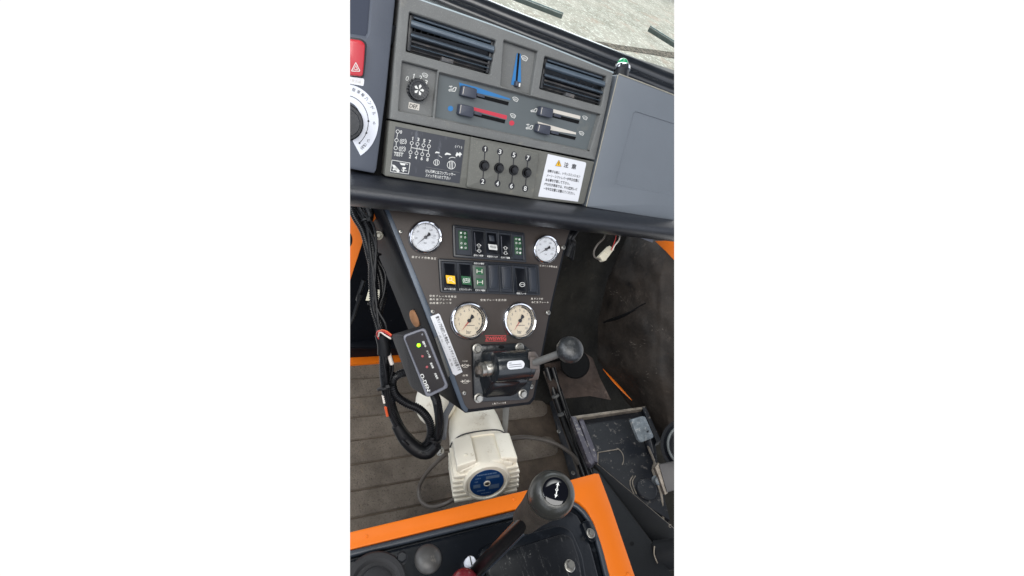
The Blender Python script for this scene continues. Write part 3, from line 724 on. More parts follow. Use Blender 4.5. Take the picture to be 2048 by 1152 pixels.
# tall defroster slider
mb = MB('dark'); h = FL + .0008
decal(mb, DASH, [(1035, 106), (1040, 107), (1037, 174), (1031, 172)], h, 'dark')
decal(mb, DASH, [(1034, 106), (1035.5, 107), (1030, 171), (1022, 169)], h + .0004, 'blue'); decal(mb, DASH, [(1040, 107), (1041.5, 108), (1042, 165), (1035, 163)], h + .0004, 'blue')
mb.build('slider_track', t)
mb = MB('slider'); slab(mb, DASH, rp([(1033, 161), (1041, 165), (1040, 175), (1031, 172)], 1.5), FL, .006, .001); slab(mb, DASH, [(1038.5, 166), (1041, 167), (1040, 174), (1037.5, 173)], .006, .0066, 0, m='white'); mb.build('slider_knob', t, 'small dark knob of the vertical slider')
for nm, q, lab in [('a', [(926, 170), (955, 178), (953, 198), (922, 191)], 'slider knob on the blue wedge'), ('b', [(920, 207), (949, 214), (947, 236), (917, 229)], 'slider knob on the red wedge'),
              ('c', [(1082, 212), (1108, 218), (1105, 237), (1079, 231)], 'slider knob on the upper cream wedge'), ('d', [(1077, 247), (1103, 252), (1100, 271), (1073, 264)], 'slider knob on the lower cream wedge')]:
    mb = MB('slider'); slab(mb, DASH, rp(q, 3.2), FL + .001, .010, .0018)
    x0 = q[0][0] + 2.4; line(mb, DASH, (x0, q[0][1] + 3), (x0 - 2.6, q[3][1] - 2.5), .9, .0102, 'cream_print')
    sh = [(q[1][0], q[1][1] + 8.5), (q[1][0] + 15, q[1][1] + 12.5), (q[1][0] + 14, q[1][1] + 18), (q[1][0] - 1, q[1][1] + 14)]
    slab(mb, DASH, sh, FL, FL + .0022, .0004, m='slider')
    mb.build('slider_knob', t, lab)
# fan knob
mb = MB('black'); c = DASH.P(834.5, 180, FL); rr = .0172
lathe(mb, c, DASH.N, DASH.X, DASH.D, [(rr * 1.05, 0), (rr * 1.05, .0015), (rr, .002), (rr * .98, .011), (rr * .9, .0125), (rr * .74, .0125), (rr * .70, .0115), (.0001, .0115)], 120,
      rmod=lambda a, r, z: (1 - (.10 if (.0015 < z < .0124 and sin(a * 20) > 0) else 0)))
ck = c + DASH.N * .0119; e = DASH
for k in range(5):
    a = k * 2 * pi / 5 + .3; d = e.X * cos(a) + e.D * sin(a); p = e.N.cross(d)
    vv = [ck + d * .0012, ck + d * .0075 + p * .0005, ck + d * .0078 + p * .0038, ck + d * .0045 + p * .0042, ck + d * .0024 + p * .0018]
    mb.add(vv, [tuple(range(5))], 'white')
mb.build('fan_knob', t)
mb = MB('edge')   # pale strip paints the highlight along the panel's top edge
K['lip_glint'] = mat('lip_highlight', c8(150, 162, 166), .35, spec=.6)
for pts in [[(815, -14), (831, -5), (1030, 66), (1226, 144)]]:
    tube(mb, [DASH.P(x, y + 1.5, .0045) for x, y in pts], .0017, 8, 'lip_glint', step=.02)
mb.build('top_highlight', t)

# lower label panel with selector box
t = thing('label_panel', 'grey lower dash panel carrying the pictogram label and the caution notice', 'panel', DASH.P(975, 380))
mb = MB('fascia_low'); slab(mb, DASH, rp([(779, 241), (1030, 291), (1189, 323.5), (1179, 365), (1168, 409), (1066, 398), (925, 376), (769, 352)], [3, 0, 2, 0, 6, 0, 0, 4]), B0, .005, .0018,
                                holes=[])
mb.build('panel', t)
mb = MB('blksticker'); slab(mb, DASH, [(791, 252.5), (930, 280), (919, 367), (780, 345)], .005, .0056, 0); g = on(DASH, .0060); h = .0060; w_ = 'white'
S = [(795.5, 263), (793, 280.5), (791.5, 296)]
for p in S: oring(mb, DASH, p, 3.9, 1.0, h, w_)
line(mb, DASH, (795, 266.5), (793.5, 277), 1, h, w_); line(mb, DASH, (792.7, 284), (792, 292.5), 1, h, w_)
txt(mb, g, '0', 802, 264, 4, 7, 8, w_, True); txt(mb, g, 'TEST', 797, 308.5, 19, 8, 7, w_, True)
for p in [(806.5, 283), (804.5, 298)]:
    oring(mb, DASH, p, 4.6, .9, h, w_); txt(mb, g, 'P', *p, 2.8, 4.6, 5, w_, True)
    oring(mb, DASH, p, 6.8, .9, h, w_, a0=-55, a1=55); oring(mb, DASH, p, 6.8, .9, h, w_, a0=125, a1=235)
up_ = [(823.5, 286), (835, 288), (847, 290.5), (858, 292.5)]; dn_ = [(821, 304.5), (833, 306.5), (844.5, 308.5), (856, 310.5)]
for i in range(4):
    oring(mb, DASH, up_[i], 3.6, 1, h, w_); oring(mb, DASH, dn_[i], 3.6, 1, h, w_)
    line(mb, DASH, (up_[i][0] - .3, up_[i][1] + 3.4), (dn_[i][0] + .3, dn_[i][1] - 3.4), 1, h, w_)
    txt(mb, g, '1357'[i], up_[i][0] + 1.5, up_[i][1] - 9, 2.8 if i == 0 else 4.4, 7, 8, w_, i > 0); txt(mb, g, '2468'[i], dn_[i][0] - 1, dn_[i][1] + 8.5, 4.2, 7, 8, w_, True)
line(mb, DASH, (822.5, 295), (857, 301.5), 1.2, h, w_)
txt(mb, g, 'N', 840, 297.5, 4, 4.5, 8, w_)
bx = [(784, 320), (820, 326), (817, 348), (781, 343)]
for i in range(4): line(mb, DASH, bx[i], bx[(i + 1) % 4], 1.1, h, w_)
decal(mb, DASH, [(799, 325), (811, 327), (810, 331), (802, 330)], h, w_); line(mb, DASH, (811, 327), (816, 329), 1, h, w_)
for pl in [[(784, 329), (789, 330), (796, 337), (794, 341), (788, 338)], [(785, 338), (793, 334), (800, 342), (796, 345), (790, 340), (786, 341)], [(804, 336), (806, 334), (812, 335), (812, 338), (809, 338), (808, 344), (805, 344), (806, 338)]]: decal(mb, DASH, pl, h, w_)
line(mb, DASH, (802, 340), (814, 342), 1, h, w_)
def critter(x, y, s):
    decal(mb, DASH, [(x - s, y), (x - .4 * s, y - .45 * s), (x + .5 * s, y - .2 * s), (x + s, y + .15 * s), (x + .6 * s, y + .35 * s), (x - .2 * s, y + .2 * s), (x - .9 * s, y + .35 * s)], h, w_)
critter(875, 305, 5); critter(896, 308, 6.5)
line(mb, DASH, (878, 311), (884, 315), 1, h, w_); oring(mb, DASH, (873, 325), 6.2, 1, h, w_); line(mb, DASH, (871.5, 320), (871.5, 330), 1.1, h, w_); line(mb, DASH, (875, 320), (875, 330), 1.1, h, w_)
oring(mb, DASH, (902.5, 330), 8.6, 1.1, h, w_)
for dx in (-3, 0, 3): line(mb, DASH, (902.5 + dx, 323), (902 + dx, 337), 1.1, h, w_)
oring(mb, DASH, (905, 326), 12, 1.1, h, w_, a0=-130, a1=-60)
decal(mb, DASH, [(911, 310), (914, 304), (917, 307), (920, 304), (924, 309), (921, 311), (920, 315), (918, 311), (915, 311), (913, 314)], h, w_)
txt(mb, g, '(·∩·)', 917, 294, 14, 6, 10, w_)
line(mb, DASH, (852, 334), (919, 345), .7, h, 'fascia')
txt(mb, g, 'けん引時にはコンプレッサー', 881, 345.5, 60, 7, 7.5, w_, True); txt(mb, g, 'スイッチを入れて下さい', 876, 353.5, 50, 7, 7.5, w_, True)
mb.build('pictogram_label', t)
mb = MB('sticker'); slab(mb, DASH, rp([(1096, 308), (1173, 325), (1156, 403.5), (1076.5, 393)], [0, 4, 0, 0]), .005, .0056, 0); g = on(DASH, .006)
decal(mb, DASH, [(1118, 320), (1122.5, 333), (1111, 331.5)], .006, 'yellow'); line(mb, DASH, (1118, 324), (1117, 330), 1.3, .0064, 'ink')
for a, b_ in [((1118, 320), (1122.5, 333)), ((1122.5, 333), (1111, 331.5)), ((1111, 331.5), (1118, 320))]: line(mb, DASH, a, b_, .6, .0062, 'ink')
txt(mb, g, '注', 1132.5, 330, 9.5, 10.5, 11, 'ink', True); txt(mb, g, '意', 1148, 333, 9.5, 10.5, 11, 'ink', True)
for i, (s, w) in enumerate([('始動する前に、トランスミッション', 66), ('メーン・シフトレバーが中立位置に', 66), ('ある事を確認して下さい。', 49), ('PTO付き車両では、PTO選択レバ', 66), ('ーを中立位置に切替えてください。', 64)]):
    x0 = 1095 - i * 2.1; y0 = 341.5 + i * 8.7; txt(mb, g, s, x0 + w * .5, y0 + w * .5 * .175, w, 6.2, 10, 'ink', True)
mb.build('caution_label', t)
mb = MB('fascia_low'); slab(mb, DASH, rp([(942, 273), (1079, 306), (1066, 398), (933, 375)], [3, 7, 6, 5]), .004, .0105, .003); h = .0109; g = on(DASH, h)
for i in range(4):
    tp = [(970, 298), (1000, 303.5), (1028, 310), (1056, 316)][i]; bt = [(965.5, 363), (995, 367), (1023, 372), (1050.5, 377)][i]
    disc(mb, DASH, tp, 6, h, 'ink', 7); disc(mb, DASH, bt, 6, h, 'ink', 7); line(mb, DASH, tp, bt, 1.8, h, 'ink')
    txt(mb, on(DASH, h + .0004), '1357'[i], *tp, 3.6 if i == 0 else 5.5, 9.5, 8, 'white', i > 0); txt(mb, on(DASH, h + .0004), '2468'[i], *bt, 5.5, 9.5, 8, 'white', True)
SB = mb.build('selector_box', t)
K['knobblk'] = mat('gloss_black_knob', c8(5, 5, 7), .2, spec=.4)
for i, p in enumerate([(968, 331), (997.5, 336), (1027, 340), (1053, 345)]):
    mb = MB('knobblk'); c = DASH.P(*p, .0105)
    lathe(mb, c, DASH.N, DASH.X, DASH.D, [(.0098, 0), (.0098, .0022), (.0092, .0032), (.0082, .0032), (.0078, .0016), (.0070, .0016), (.0068, .0060), (.0060, .0074), (.003, .0070), (.0001, .0066)], 32); mb.build('selector_knob', SB)

# glove box lid
t = thing('glove_box', 'plain blue grey glove box lid to the right of the heater panel', 'glove box', DASH.P(1260, 425))
mb = MB('lid'); slab(mb, DASH, rp([(1238, 148), (1520, 258), (1520, 468), (1174, 414), (1183, 375)], [4, 0, 0, 2, 0]), B0, .010, .0022,
     holes=[(rp([(1269, 224), (1420, 272), (1420 - 1, 404), (1231, 367)], [6, 0, 0, 4]), .004)])
mb.build('lid', t)
mb = MB('lid'); slab(mb, DASH, [(1262, 216), (1425, 266), (1425, 412), (1224, 374)], B0 + .001, .0085, 0); mb.build('lid_centre', t)
K['trim'] = mat('pale_lid_trim', c8(146, 142, 130), .5, var=(30, .2))
mb = MB('trim'); tube(mb, [DASH.P(x, y, .009) for x, y in [(1172.5, 413), (1182, 374), (1208, 265), (1236, 150)]], .0011, 8, step=.02)
tube(mb, [DASH.P(x, y, .009) for x, y in [(1238, 148), (1300, 171.5), (1360, 195)]], .0013, 8, step=.02)
mb.build('lid_edging', t)
# dark carrier behind the panels (seen as the gaps)
mb = MB('dark'); slab(mb, DASH, [(555, -80), (790, -70), (800, -20), (1232, 150), (1420, 225), (1430, 455), (1170, 420), (700, 345), (555, 320)], -.06, B0 - .0004, 0)
tag(mb.build('dash_carrier'), 'black carrier frame showing in the gaps between the dash panels', 'frame')
# pilot lamp
t = thing('pilot_lamp', 'green domed pilot lamp with chrome ring at the top of the dash', 'lamp', W(1243, 150, .93))
a = W(1243, 152, .90); b_ = W(1246, 121, .90); A, U, Q = basis(b_ - a)
mb = MB('black'); lathe(mb, a - A * .01, A, U, Q, [(.0135, 0), (.0135, .022), (.013, .0225)], 28); mb.build('body', t)
mb = MB('chrome'); lathe(mb, a, A, U, Q, [(.0135, .0115), (.0160, .0120), (.0160, .0185), (.0150, .0200), (.0125, .0215), (.0110, .022)], 32); mb.build('ring', t)
mb = MB('glassgreen'); lathe(mb, a, A, U, Q, [(.0113, .019), (.0110, .026), (.0090, .031), (.0055, .0335), (.0001, .034)], 28); mb.build('lens', t)

# padded roll below the dash
PY = 960
pr = [W(960, 381, .858), W(960, 385, .838), W(960, 392, .818), W(960, 401, .804), W(960, 409, .796), W(960, 420, .797), W(960, 430, .806), W(960, 437.5, .824), W(960, 440.5, .85), W(960, 440, .90), W(960, 410, .93), W(960, 378, .90)]
prof = [(p.y, p.z) for p in pr]
mb = MB('pad'); vs_ = []
sp = smooth([V((0, y, z)) for y, z in prof[:10]], .003)
xprof(mb, [(p.y, p.z) for p in sp] + prof[10:], -.1, 1.15, nx=24)
for v_ in mb.v: v_.z += .005 - (v_.x - .1) / .65 * .014
tag(mb.build('dash_roll'), 'black grained vinyl padded roll under the dashboard', 'padding')
# hanging connector
t = thing('wire_connector', 'ivory plug connector on brown wires hanging under the dash roll', 'connector', W(1215, 520, 1.05))
CP = plane3((1200, 520, 1.04), (1228, 500, 1.06), (1206, 530, 1.04))
mb = MB('conn'); slab(mb, CP, rp([(1219, 491), (1229, 498), (1222, 507), (1212, 521), (1206, 521.5), (1198, 512), (1208, 502)], 1), -.012, 0, .001)
slab(mb, CP, [(1211, 497), (1220, 504), (1217, 508), (1208, 501)], 0, .0025, .0006); mb.build('plug', t)
mb = MB('cable'); tube(mb, [W(1213, 462, 1.06), W(1208, 476, 1.04), W(1196, 488, 1.03), (W(1188, 502, 1.03)), W(1189, 514, 1.03), W(1200, 519, 1.04)], .0020, 8); mb.build('wire', t)
mb = MB('wirewhite'); tube(mb, [W(1240, 468, 1.07), W(1238, 480, 1.06), W(1230, 490, 1.05), W(1225, 500, 1.05)], .0016, 8); mb.build('wire', t)
mb = MB('wirered'); tube(mb, [W(1233, 466, 1.07), W(1231, 478, 1.06), W(1227, 490, 1.055), W(1223, 500, 1.05)], .0013, 8); mb.build('wire', t, 'dull red wire')
mb = MB('bezel'); TP = plane3((1280, 474, 1.08), (1306, 479, 1.10), (1300, 486, 1.10)); slab(mb, TP, [(1276, 474), (1308, 478), (1305, 485), (1296, 482)], -.002, 0, 0)
tag(mb.build('metal_clip'), 'small grey metal clip peeking out under the dash roll', 'clip')
mb = MB('tape')
for i in range(5):
    tube(mb, [W(1145 + i * 3, 458, 1.0), W(1140 + 5 * sin(i * 2), 474 + i, .99), W(1137 + 3 * i, 486, 1.0 + .01 * i), W(1128 + 4 * i, 508 + 3 * i, 1.02)], .004, 8)
tag(mb.build('taped_wires'), 'bundle of black taped wires beside the top right of the console', 'wires')

# ------------------------------------------------------------------ console
DEP = -.20
t = thing('switch_console', 'tapered console with brown panel, four gauges and two switch rows', 'console', CON.P(996, 815, -.1)); CN = t
top_out = rp([(764, 405), (1145, 448), (1128, 500), (1105, 600), (1082, 718), (1068, 795), (1060, 806), (932, 823), (925, 818), (850, 622)], [0, 0, 0, 0, 0, 4, 4, 5, 4, 0])
mb = MB('side'); slab(mb, CON, [(758, 400), (1147, 446), (1130, 500), (1107, 600), (1084, 718), (1070, 797), (1061, 809), (931, 826), (922, 818), (846, 622)], DEP, -.0005, .001); mb.build('housing', t)
mb = MB('edge'); slab(mb, CON, [(764, 405), (784, 405), (868, 622), (937, 815), (935, 824), (930, 824), (923, 816), (848, 620)], -.002, .0012, .0006); mb.build('edge_strip', t)
mb = MB('brown'); slab(mb, CON, rp([(772, 405), (1144, 449), (1126.5, 500), (1103.5, 600), (1080.5, 718), (1066, 794), (1058, 804), (937, 819), (930, 810), (862, 622)], [0, 0, 0, 0, 0, 4, 4, 5, 4, 0]), -.003, .0022, .0007)
h = .0028; g = on(CON, h)
def ctext(s, x, y, w, hh, ang=3.5, m='cream_print', bold=True, hx=0): txt(mb, on(CON, h + hx), s, x, y, w, hh, ang, m, bold)
ctext('前 ガ イ ド 作 動 油 圧', 848, 515.5, 49, 4.8, 4); ctext('後 ガ イ ド 作 動 油 圧', 1097, 532.5, 35, 4, 4.5)
ctext('空 気 ブ レ ー キ 作 動 圧', 886, 592.5, 54, 4.4, 2); ctext('黒:片 道 ブ レ ー キ', 881, 598.8, 44, 4.2, 1); ctext('赤:両 道 ブ レ ー キ', 881, 606, 44, 4.2, 0)
ctext('空 気 ブ レ ー キ 圧 力 計', 987, 600, 52, 4.4, 0); ctext('黒: タ ン ク 圧', 1074, 597.5, 24, 4, 1); ctext('赤:保 安 ブ レ ー キ', 1080, 604.5, 34, 4, 1)
ctext('ZWEIWEG', 991.5, 677, 42, 7.6, -.5, 'zred')
line(mb, CON, (970, 671), (1012.5, 671), .9, h, 'zred'); line(mb, CON, (970, 682.6), (1012.5, 682), .9, h, 'zred')
ctext('制 御', 930, 721.5, 11, 4.2, -2); ctext('作 動', 930.5, 751, 11, 4.2, -3); ctext('入 勤 ブ レ ー キ 弁', 998, 806.5, 28, 3.8, -5)
for y, s in [(731, 1), (762.5, 1)]:
    line(mb, CON, (921, y + .5), (924, y + .4), 1, h, 'cream_print'); line(mb, CON, (937, y), (941, y - .3), 1, h, 'cream_print')
    decal(mb, CON, [(924, y - 3), (928, y), (924, y + 3.5)], h, 'cream_print'); decal(mb, CON, [(937, y - 3), (933, y), (937, y + 3)], h, 'cream_print')
    oring(mb, CON, (930.5, y - .5), 2.6, .9, h, 'cream_print'); line(mb, CON, (926, y + 4), (935, y + 3.6), .9, h, 'cream_print')
mb.build('panel', t)
mb = MB('steel')
for x, y in [(801, 463), (1126, 495), (865, 623), (1096, 625.5), (928, 786), (1062, 773)]: screw(mb, CON, x, y, 4.4, h=.0022)
for k, (x, y) in enumerate([(801, 463), (1126, 495), (865, 623), (1096, 625.5), (928, 786), (1062, 773)]):
    mb = MB('steel'); screw(mb, CON, x, y, 4.4, h=.0022); mb.build('screw', t)
# narrow sticker along the left edge
mb = MB('sticker'); slab(mb, CON, [(861, 633), (877, 627), (880, 630), (925, 744), (911, 751), (906, 748)], .0022, .003, 0, m='sticker')
txt(mb, on(CON, .0034), '黄ランプが点灯した場合は、メンテナンスが必要です', 896.5, 687, 118, 7.6, 67.5, 'ink', True)
txt(mb, on(CON, .0034), '· – ··· 一 点 灯 · — ··· – · 点 検 ··', 888, 691, 100, 3.4, 67.5, 'fascia')
mb.build('notice_strip', t, 'narrow white notice strip stuck along the left edge')
mb = MB('amber'); P_ = plane3((819, 622, .905), (838, 655, .905), (824, 655, .915))
slab(mb, P_, ell((828, 638), 7.5, 18, ang=-22), -.003, .002, .001); mb.build('oval_reflector', t, 'small tan oval on the side wall')
# switch frames
def cslab(mb, pts, h0, h1, b=.0008, m=None, **k): return slab(mb, CON, pts, h0, h1, b, m=m, **k)
fr1 = rp([(905.5, 448.5), (1049.5, 465.5), (1053, 525), (1050, 524.5), (907.5, 514)], [4, 3, 3, 0, 4])
fr2 = rp([(877, 516.5), (1077.5, 529), (1081, 590.5), (881.5, 585)], 4)
mb = MB('frame')
cslab(mb, fr1, .002, .0075, .0012, holes=[(rp([(911, 455), (941, 458.5), (943, 511), (913, 508.5)], 1), 0), (rp([(944, 458.5), (969, 461.5), (970.5, 513.5), (946, 511.5)], 1), 0), (rp([(971.5, 461.5), (996, 464.5), (997.5, 515.5), (973.5, 513.5)], 1), 0), (rp([(998.5, 464.5), (1022, 467.5), (1023.5, 517.5), (1000.5, 515.5)], 1), 0), (rp([(1024.5, 468), (1045, 470.5), (1047.5, 519.5), (1026.5, 517.5)], 1), 0)])
cslab(mb, rp([(908, 451), (1047, 468), (1050, 522), (910, 511)], 2), .002, .0045, 0, m='blank')
f1 = mb.build('switch_frame', t, 'upper switch frame')
mb = MB('frame')
hl = []
xs_t = [883, 913.5, 944.5, 974, 1000, 1026, 1054, 1073]; 
def f2(x, top): return (x, 517 + (x - 877) * .0615 + 5.5) if top else (x + 3.2, 585 + (x - 881) * .027 - 4.5)
for i in range(7): hl.append((rp([f2(xs_t[i], 1), f2(xs_t[i + 1] - 2.5, 1), f2(xs_t[i + 1] - 2.5, 0), f2(xs_t[i], 0)], 1), 0))
cslab(mb, fr2, .002, .0075, .0012, holes=hl)
cslab(mb, rp([(880, 519), (1075, 531.5), (1078.5, 588), (884, 582.5)], 2), .002, .0045, 0, m='blank')
f2_ = mb.build('switch_frame', t, 'lower switch frame')
# lamp blocks
for k, (q, dots, full) in enumerate([([(917, 461), (934.5, 463), (936, 500), (919, 498.5)], [(921.9, 465.6), (929.8, 466.7), (922.3, 473.5), (930.2, 474.6), (922.9, 486.5), (930.6, 487.5), (923.3, 495), (931.3, 495.8)], (0, 6)),
                             ([(1028.5, 473), (1042.5, 474.7), (1044, 510), (1030.5, 508.6)], [(1032.5, 478), (1039, 478.8), (1032.5, 486), (1039.5, 486.5), (1033.5, 497.3), (1040.5, 497.9), (1034.5, 505), (1040.5, 505.8)], (1, 7))]):
    mb = MB('greend'); cslab(mb, q, .0045, .0066, .0004)
    for i, p in enumerate(dots):
        if i in full: disc(mb, CON, p, 2, .0070, 'white')
        else: oring(mb, CON, p, 1.9, .75, .0070, 'white')
    mb.build('indicator_block', f1)
def rocker(q, press, body='black', par=None, name='rocker_switch', label=None, deco=None):
    """rocker in the quad q (TL, TR, BR, BL); press = height of the upper and lower end"""
    mb = MB(body); A, B, C_, D_ = q; mid = .5
    L = lambda u, v: ((A[0] * (1 - u) + B[0] * u) * (1 - v) + (D_[0] * (1 - u) + C_[0] * u) * v, (A[1] * (1 - u) + B[1] * u) * (1 - v) + (D_[1] * (1 - u) + C_[1] * u) * v)
    rows = [(0, press[0]), (.04, press[0] + .0012), (.5, (press[0] + press[1]) / 2 - .0008), (.92, press[1] + .0006), (.97, press[1]), (1, press[1] - .004)]
    vs_ = []; fs = []
    for v, hh in rows:
        for u, dh in [(0, -.001), (.06, 0), (.94, 0), (1, -.001)]: vs_.append(CON.P(*L(u, v), hh + dh))
    n0 = len(vs_)
    for v, hh in rows:
        for u in (0, 1): vs_.append(CON.P(*L(u, v), .003))
    for i in range(len(rows) - 1):
        for k in range(3): fs.append((i * 4 + k, i * 4 + k + 1, i * 4 + k + 5, i * 4 + k + 4))
        fs.append((i * 4, (i + 1) * 4, n0 + (i + 1) * 2, n0 + i * 2)); fs.append((i * 4 + 3, (i + 1) * 4 + 3, n0 + (i + 1) * 2 + 1, n0 + i * 2 + 1))
    e = len(rows) - 1
    fs += [(0, 1, 2, 3, n0 + 1, n0), (e * 4, e * 4 + 1, e * 4 + 2, e * 4 + 3, n0 + 2 * e + 1, n0 + 2 * e)]
    mb.add(vs_, fs)
    if deco: deco(mb, L, press)
    return mb.build(name, par, label)
def hv(press, v): return press[0] + (press[1] - press[0]) * v + .0016
K['rock'] = mat('rocker_black', c8(13, 15, 20), .28, spec=.35, bump=(500, .0001))
def arrows(mb, L, pr):
    for v0, sg in ((.62, -1), (.86, 1)):
        P = [(.5, 0), (.82, .5), (.62, .5), (.62, 1), (.38, 1), (.38, .5), (.18, .5)]
        P = [L(.5 + (a - .5) * .75, v0 + (b - .5) * .16 * (1 if sg < 0 else -1)) for a, b in P]
        for i in range(7): line(mb, CON, P[i], P[(i + 1) % 7], .75, hv(pr, v0 + .05), 'white')
    pts = [L(.10, .08), L(.12, .92)]; line(mb, CON, *pts, .8, hv(pr, .5) - .0002, 'bezel')
def grid(mb, L, pr):
    cslab(mb, [L(.06, .56), L(.96, .56), L(1.0, .82), L(.12, .82)], hv(pr, .7) - .001, hv(pr, .7) + .0010, 0, m='white')
    for i in range(1, 6): line(mb, CON, L(.18 + i * .12, .60), L(.2 + i * .12, .76), .6, hv(pr, .7) + .0014, 'ink')
    line(mb, CON, L(.2, .68), L(.88, .68), .7, hv(pr, .7) + .0014, 'ink')
    cslab(mb, [L(.2, .12), L(.75, .12), L(.78, .40), L(.24, .40)], hv(pr, .2) - .002, hv(pr, .3), .0006, m='blank')
def yellow(mb, L, pr):
    cslab(mb, [L(.12, .50), L(.96, .50), L(.99, .84), L(.17, .84)], hv(pr, .7) - .001, hv(pr, .7) + .001, 0, m='yellow')
    oring(mb, CON, L(.5, .64), 4, .9, hv(pr, .7) + .0014, 'white'); line(mb, CON, L(.62, .70), L(.9, .78), .9, hv(pr, .7) + .0014, 'white'); line(mb, CON, L(.28, .62), L(.3, .80), .9, hv(pr, .7) + .0014, 'white')
def green(mb, L, pr):
    cslab(mb, [L(.12, .50), L(.96, .50), L(.99, .88), L(.17, .88)], hv(pr, .7) - .001, hv(pr, .7) + .001, 0, m='green')
    c = L(.55, .68); oring(mb, CON, c, 4.5, .9, hv(pr, .7) + .0014, 'white'); oring(mb, CON, c, 7, .9, hv(pr, .7) + .0014, 'white', a0=-50, a1=50); oring(mb, CON, c, 7, .9, hv(pr, .7) + .0014, 'white', a0=130, a1=230)
    line(mb, CON, (c[0] - 3, c[1]), (c[0] + 3, c[1]), .8, hv(pr, .7) + .0014, 'white'); line(mb, CON, (c[0], c[1] - 4), (c[0], c[1]), .8, hv(pr, .7) + .0014, 'white')
def ringmark(mb, L, pr):
    c = L(.6, .68); oring(mb, CON, c, 5.5, 1.0, hv(pr, .7) + .0012, 'white', 4.6); oring(mb, CON, (c[0], c[1] + 1), 3.5, 1.2, hv(pr, .7) + .0012, 'white', 2, a0=180, a1=360)
R1 = (.0075, .0125)
rocker([(947, 462), (967, 464), (968, 509), (949, 507)], (.010, .012), 'rock', f1, label='black rocker with white arrows, left of the grid rocker', deco=arrows)
rocker([(973.5, 465), (992, 467), (996, 508), (977, 506)], (.006, .015), 'rock', f1, label='black rocker with a white grid mark', deco=grid)
rocker([(1000.5, 469), (1020, 471), (1021, 513), (1002, 511)], (.010, .012), 'rock', f1, label='black rocker with white arrows, right of the grid rocker', deco=arrows)
rocker([(887.5, 526), (909, 528), (912, 576), (891, 574)], (.006, .016), 'rock', f2_, label='rocker with a yellow lower half', deco=yellow)
rocker([(918, 528), (940, 530), (944, 577), (922, 575)], (.006, .016), 'rock', f2_, label='rocker with a green lower half', deco=green)
rocker([(1030, 536), (1049, 538), (1054, 585), (1034, 583)], (.006, .016), 'rock', f2_, label='rocker with a white ring mark', deco=ringmark)
mb = MB('blank')
for q in [[(977, 530.5), (996, 532), (998, 578), (979.5, 577)], [(1003, 533), (1022, 534.5), (1024, 579), (1005.5, 578)], [(1057, 536), (1072.5, 537), (1076, 583.5), (1060, 582.5)]]:
    mb = MB('blank'); cslab(mb, rp(q, 1), .0045, .0085, .0006)
    qi = [(p[0] * .8 + sum(a[0] for a in q) / 4 * .2, p[1] * .86 + sum(a[1] for a in q) / 4 * .14) for p in q]
    for i in range(4): line(mb, CON, qi[i], qi[(i + 1) % 4], .7, .0089, 'frame')
    mb.build('blanking_plate', f2_)
K['indgrey'] = mat('indicator_grey', c8(74, 80, 76), .5)
mb = MB('indgrey'); cslab(mb, rp([(945, 530), (971.5, 532), (973.5, 578), (948, 577)], 1), .0045, .0085, .0005)
for q, c in [([(951, 534.5), (966, 535.5), (967, 550), (952, 549)], (959, 542.5)), ([(952, 556.5), (967, 557.5), (968, 572), (953, 571)], (960, 564.5))]:
    decal(mb, CON, q, .009, 'green')
    line(mb, CON, (c[0] - 4, c[1]), (c[0] + 4, c[1]), .9, .0094, 'white')
    for s in (-1, 1): line(mb, CON, (c[0] + s * 5, c[1] - 4), (c[0] + s * 5, c[1] + 4), 1.7, .0094, 'cream_print')
mb.build('indicator_block', f2_)
for s, x, y, w in [('前ガイド昇降', 957, 511, 19), ('軌道用スイッチ', 985, 513.3, 21), ('後ガイド昇降', 1011, 515.5, 18)]:
    mb = MB('white'); decal(mb, CON, [(x - w / 2 - 1, y - 4), (x + w / 2 + 1, y - 2.6), (x + w / 2 + 1, y + 4), (x - w / 2 - 1, y + 2.6)], .0079, 'ink'); txt(mb, on(CON, .0083), s, x, y, w, 4, 4, 'white', True); mb.build('name_strip', f1)
for s, x, y, w in [('ガイド走行用', 899.5, 578, 22), ('エアコンプレッサー', 931, 579, 25), ('前ガイド検知', 958, 527, 20), ('後ガイド検知', 960.5, 580.5, 20), ('駐車ブレーキ', 1043, 587, 19)]:
    yy = y; mb = MB('white')
    decal(mb, CON, [(x - w / 2 - 1, yy - 3.6), (x + w / 2 + 1, yy - 2.8), (x + w / 2 + 1, yy + 3.8), (x - w / 2 - 1, yy + 3)], .0079, 'ink'); txt(mb, on(CON, .0083), s, x, yy, w, 4, 2.5, 'white', True); mb.build('name_strip', f2_)
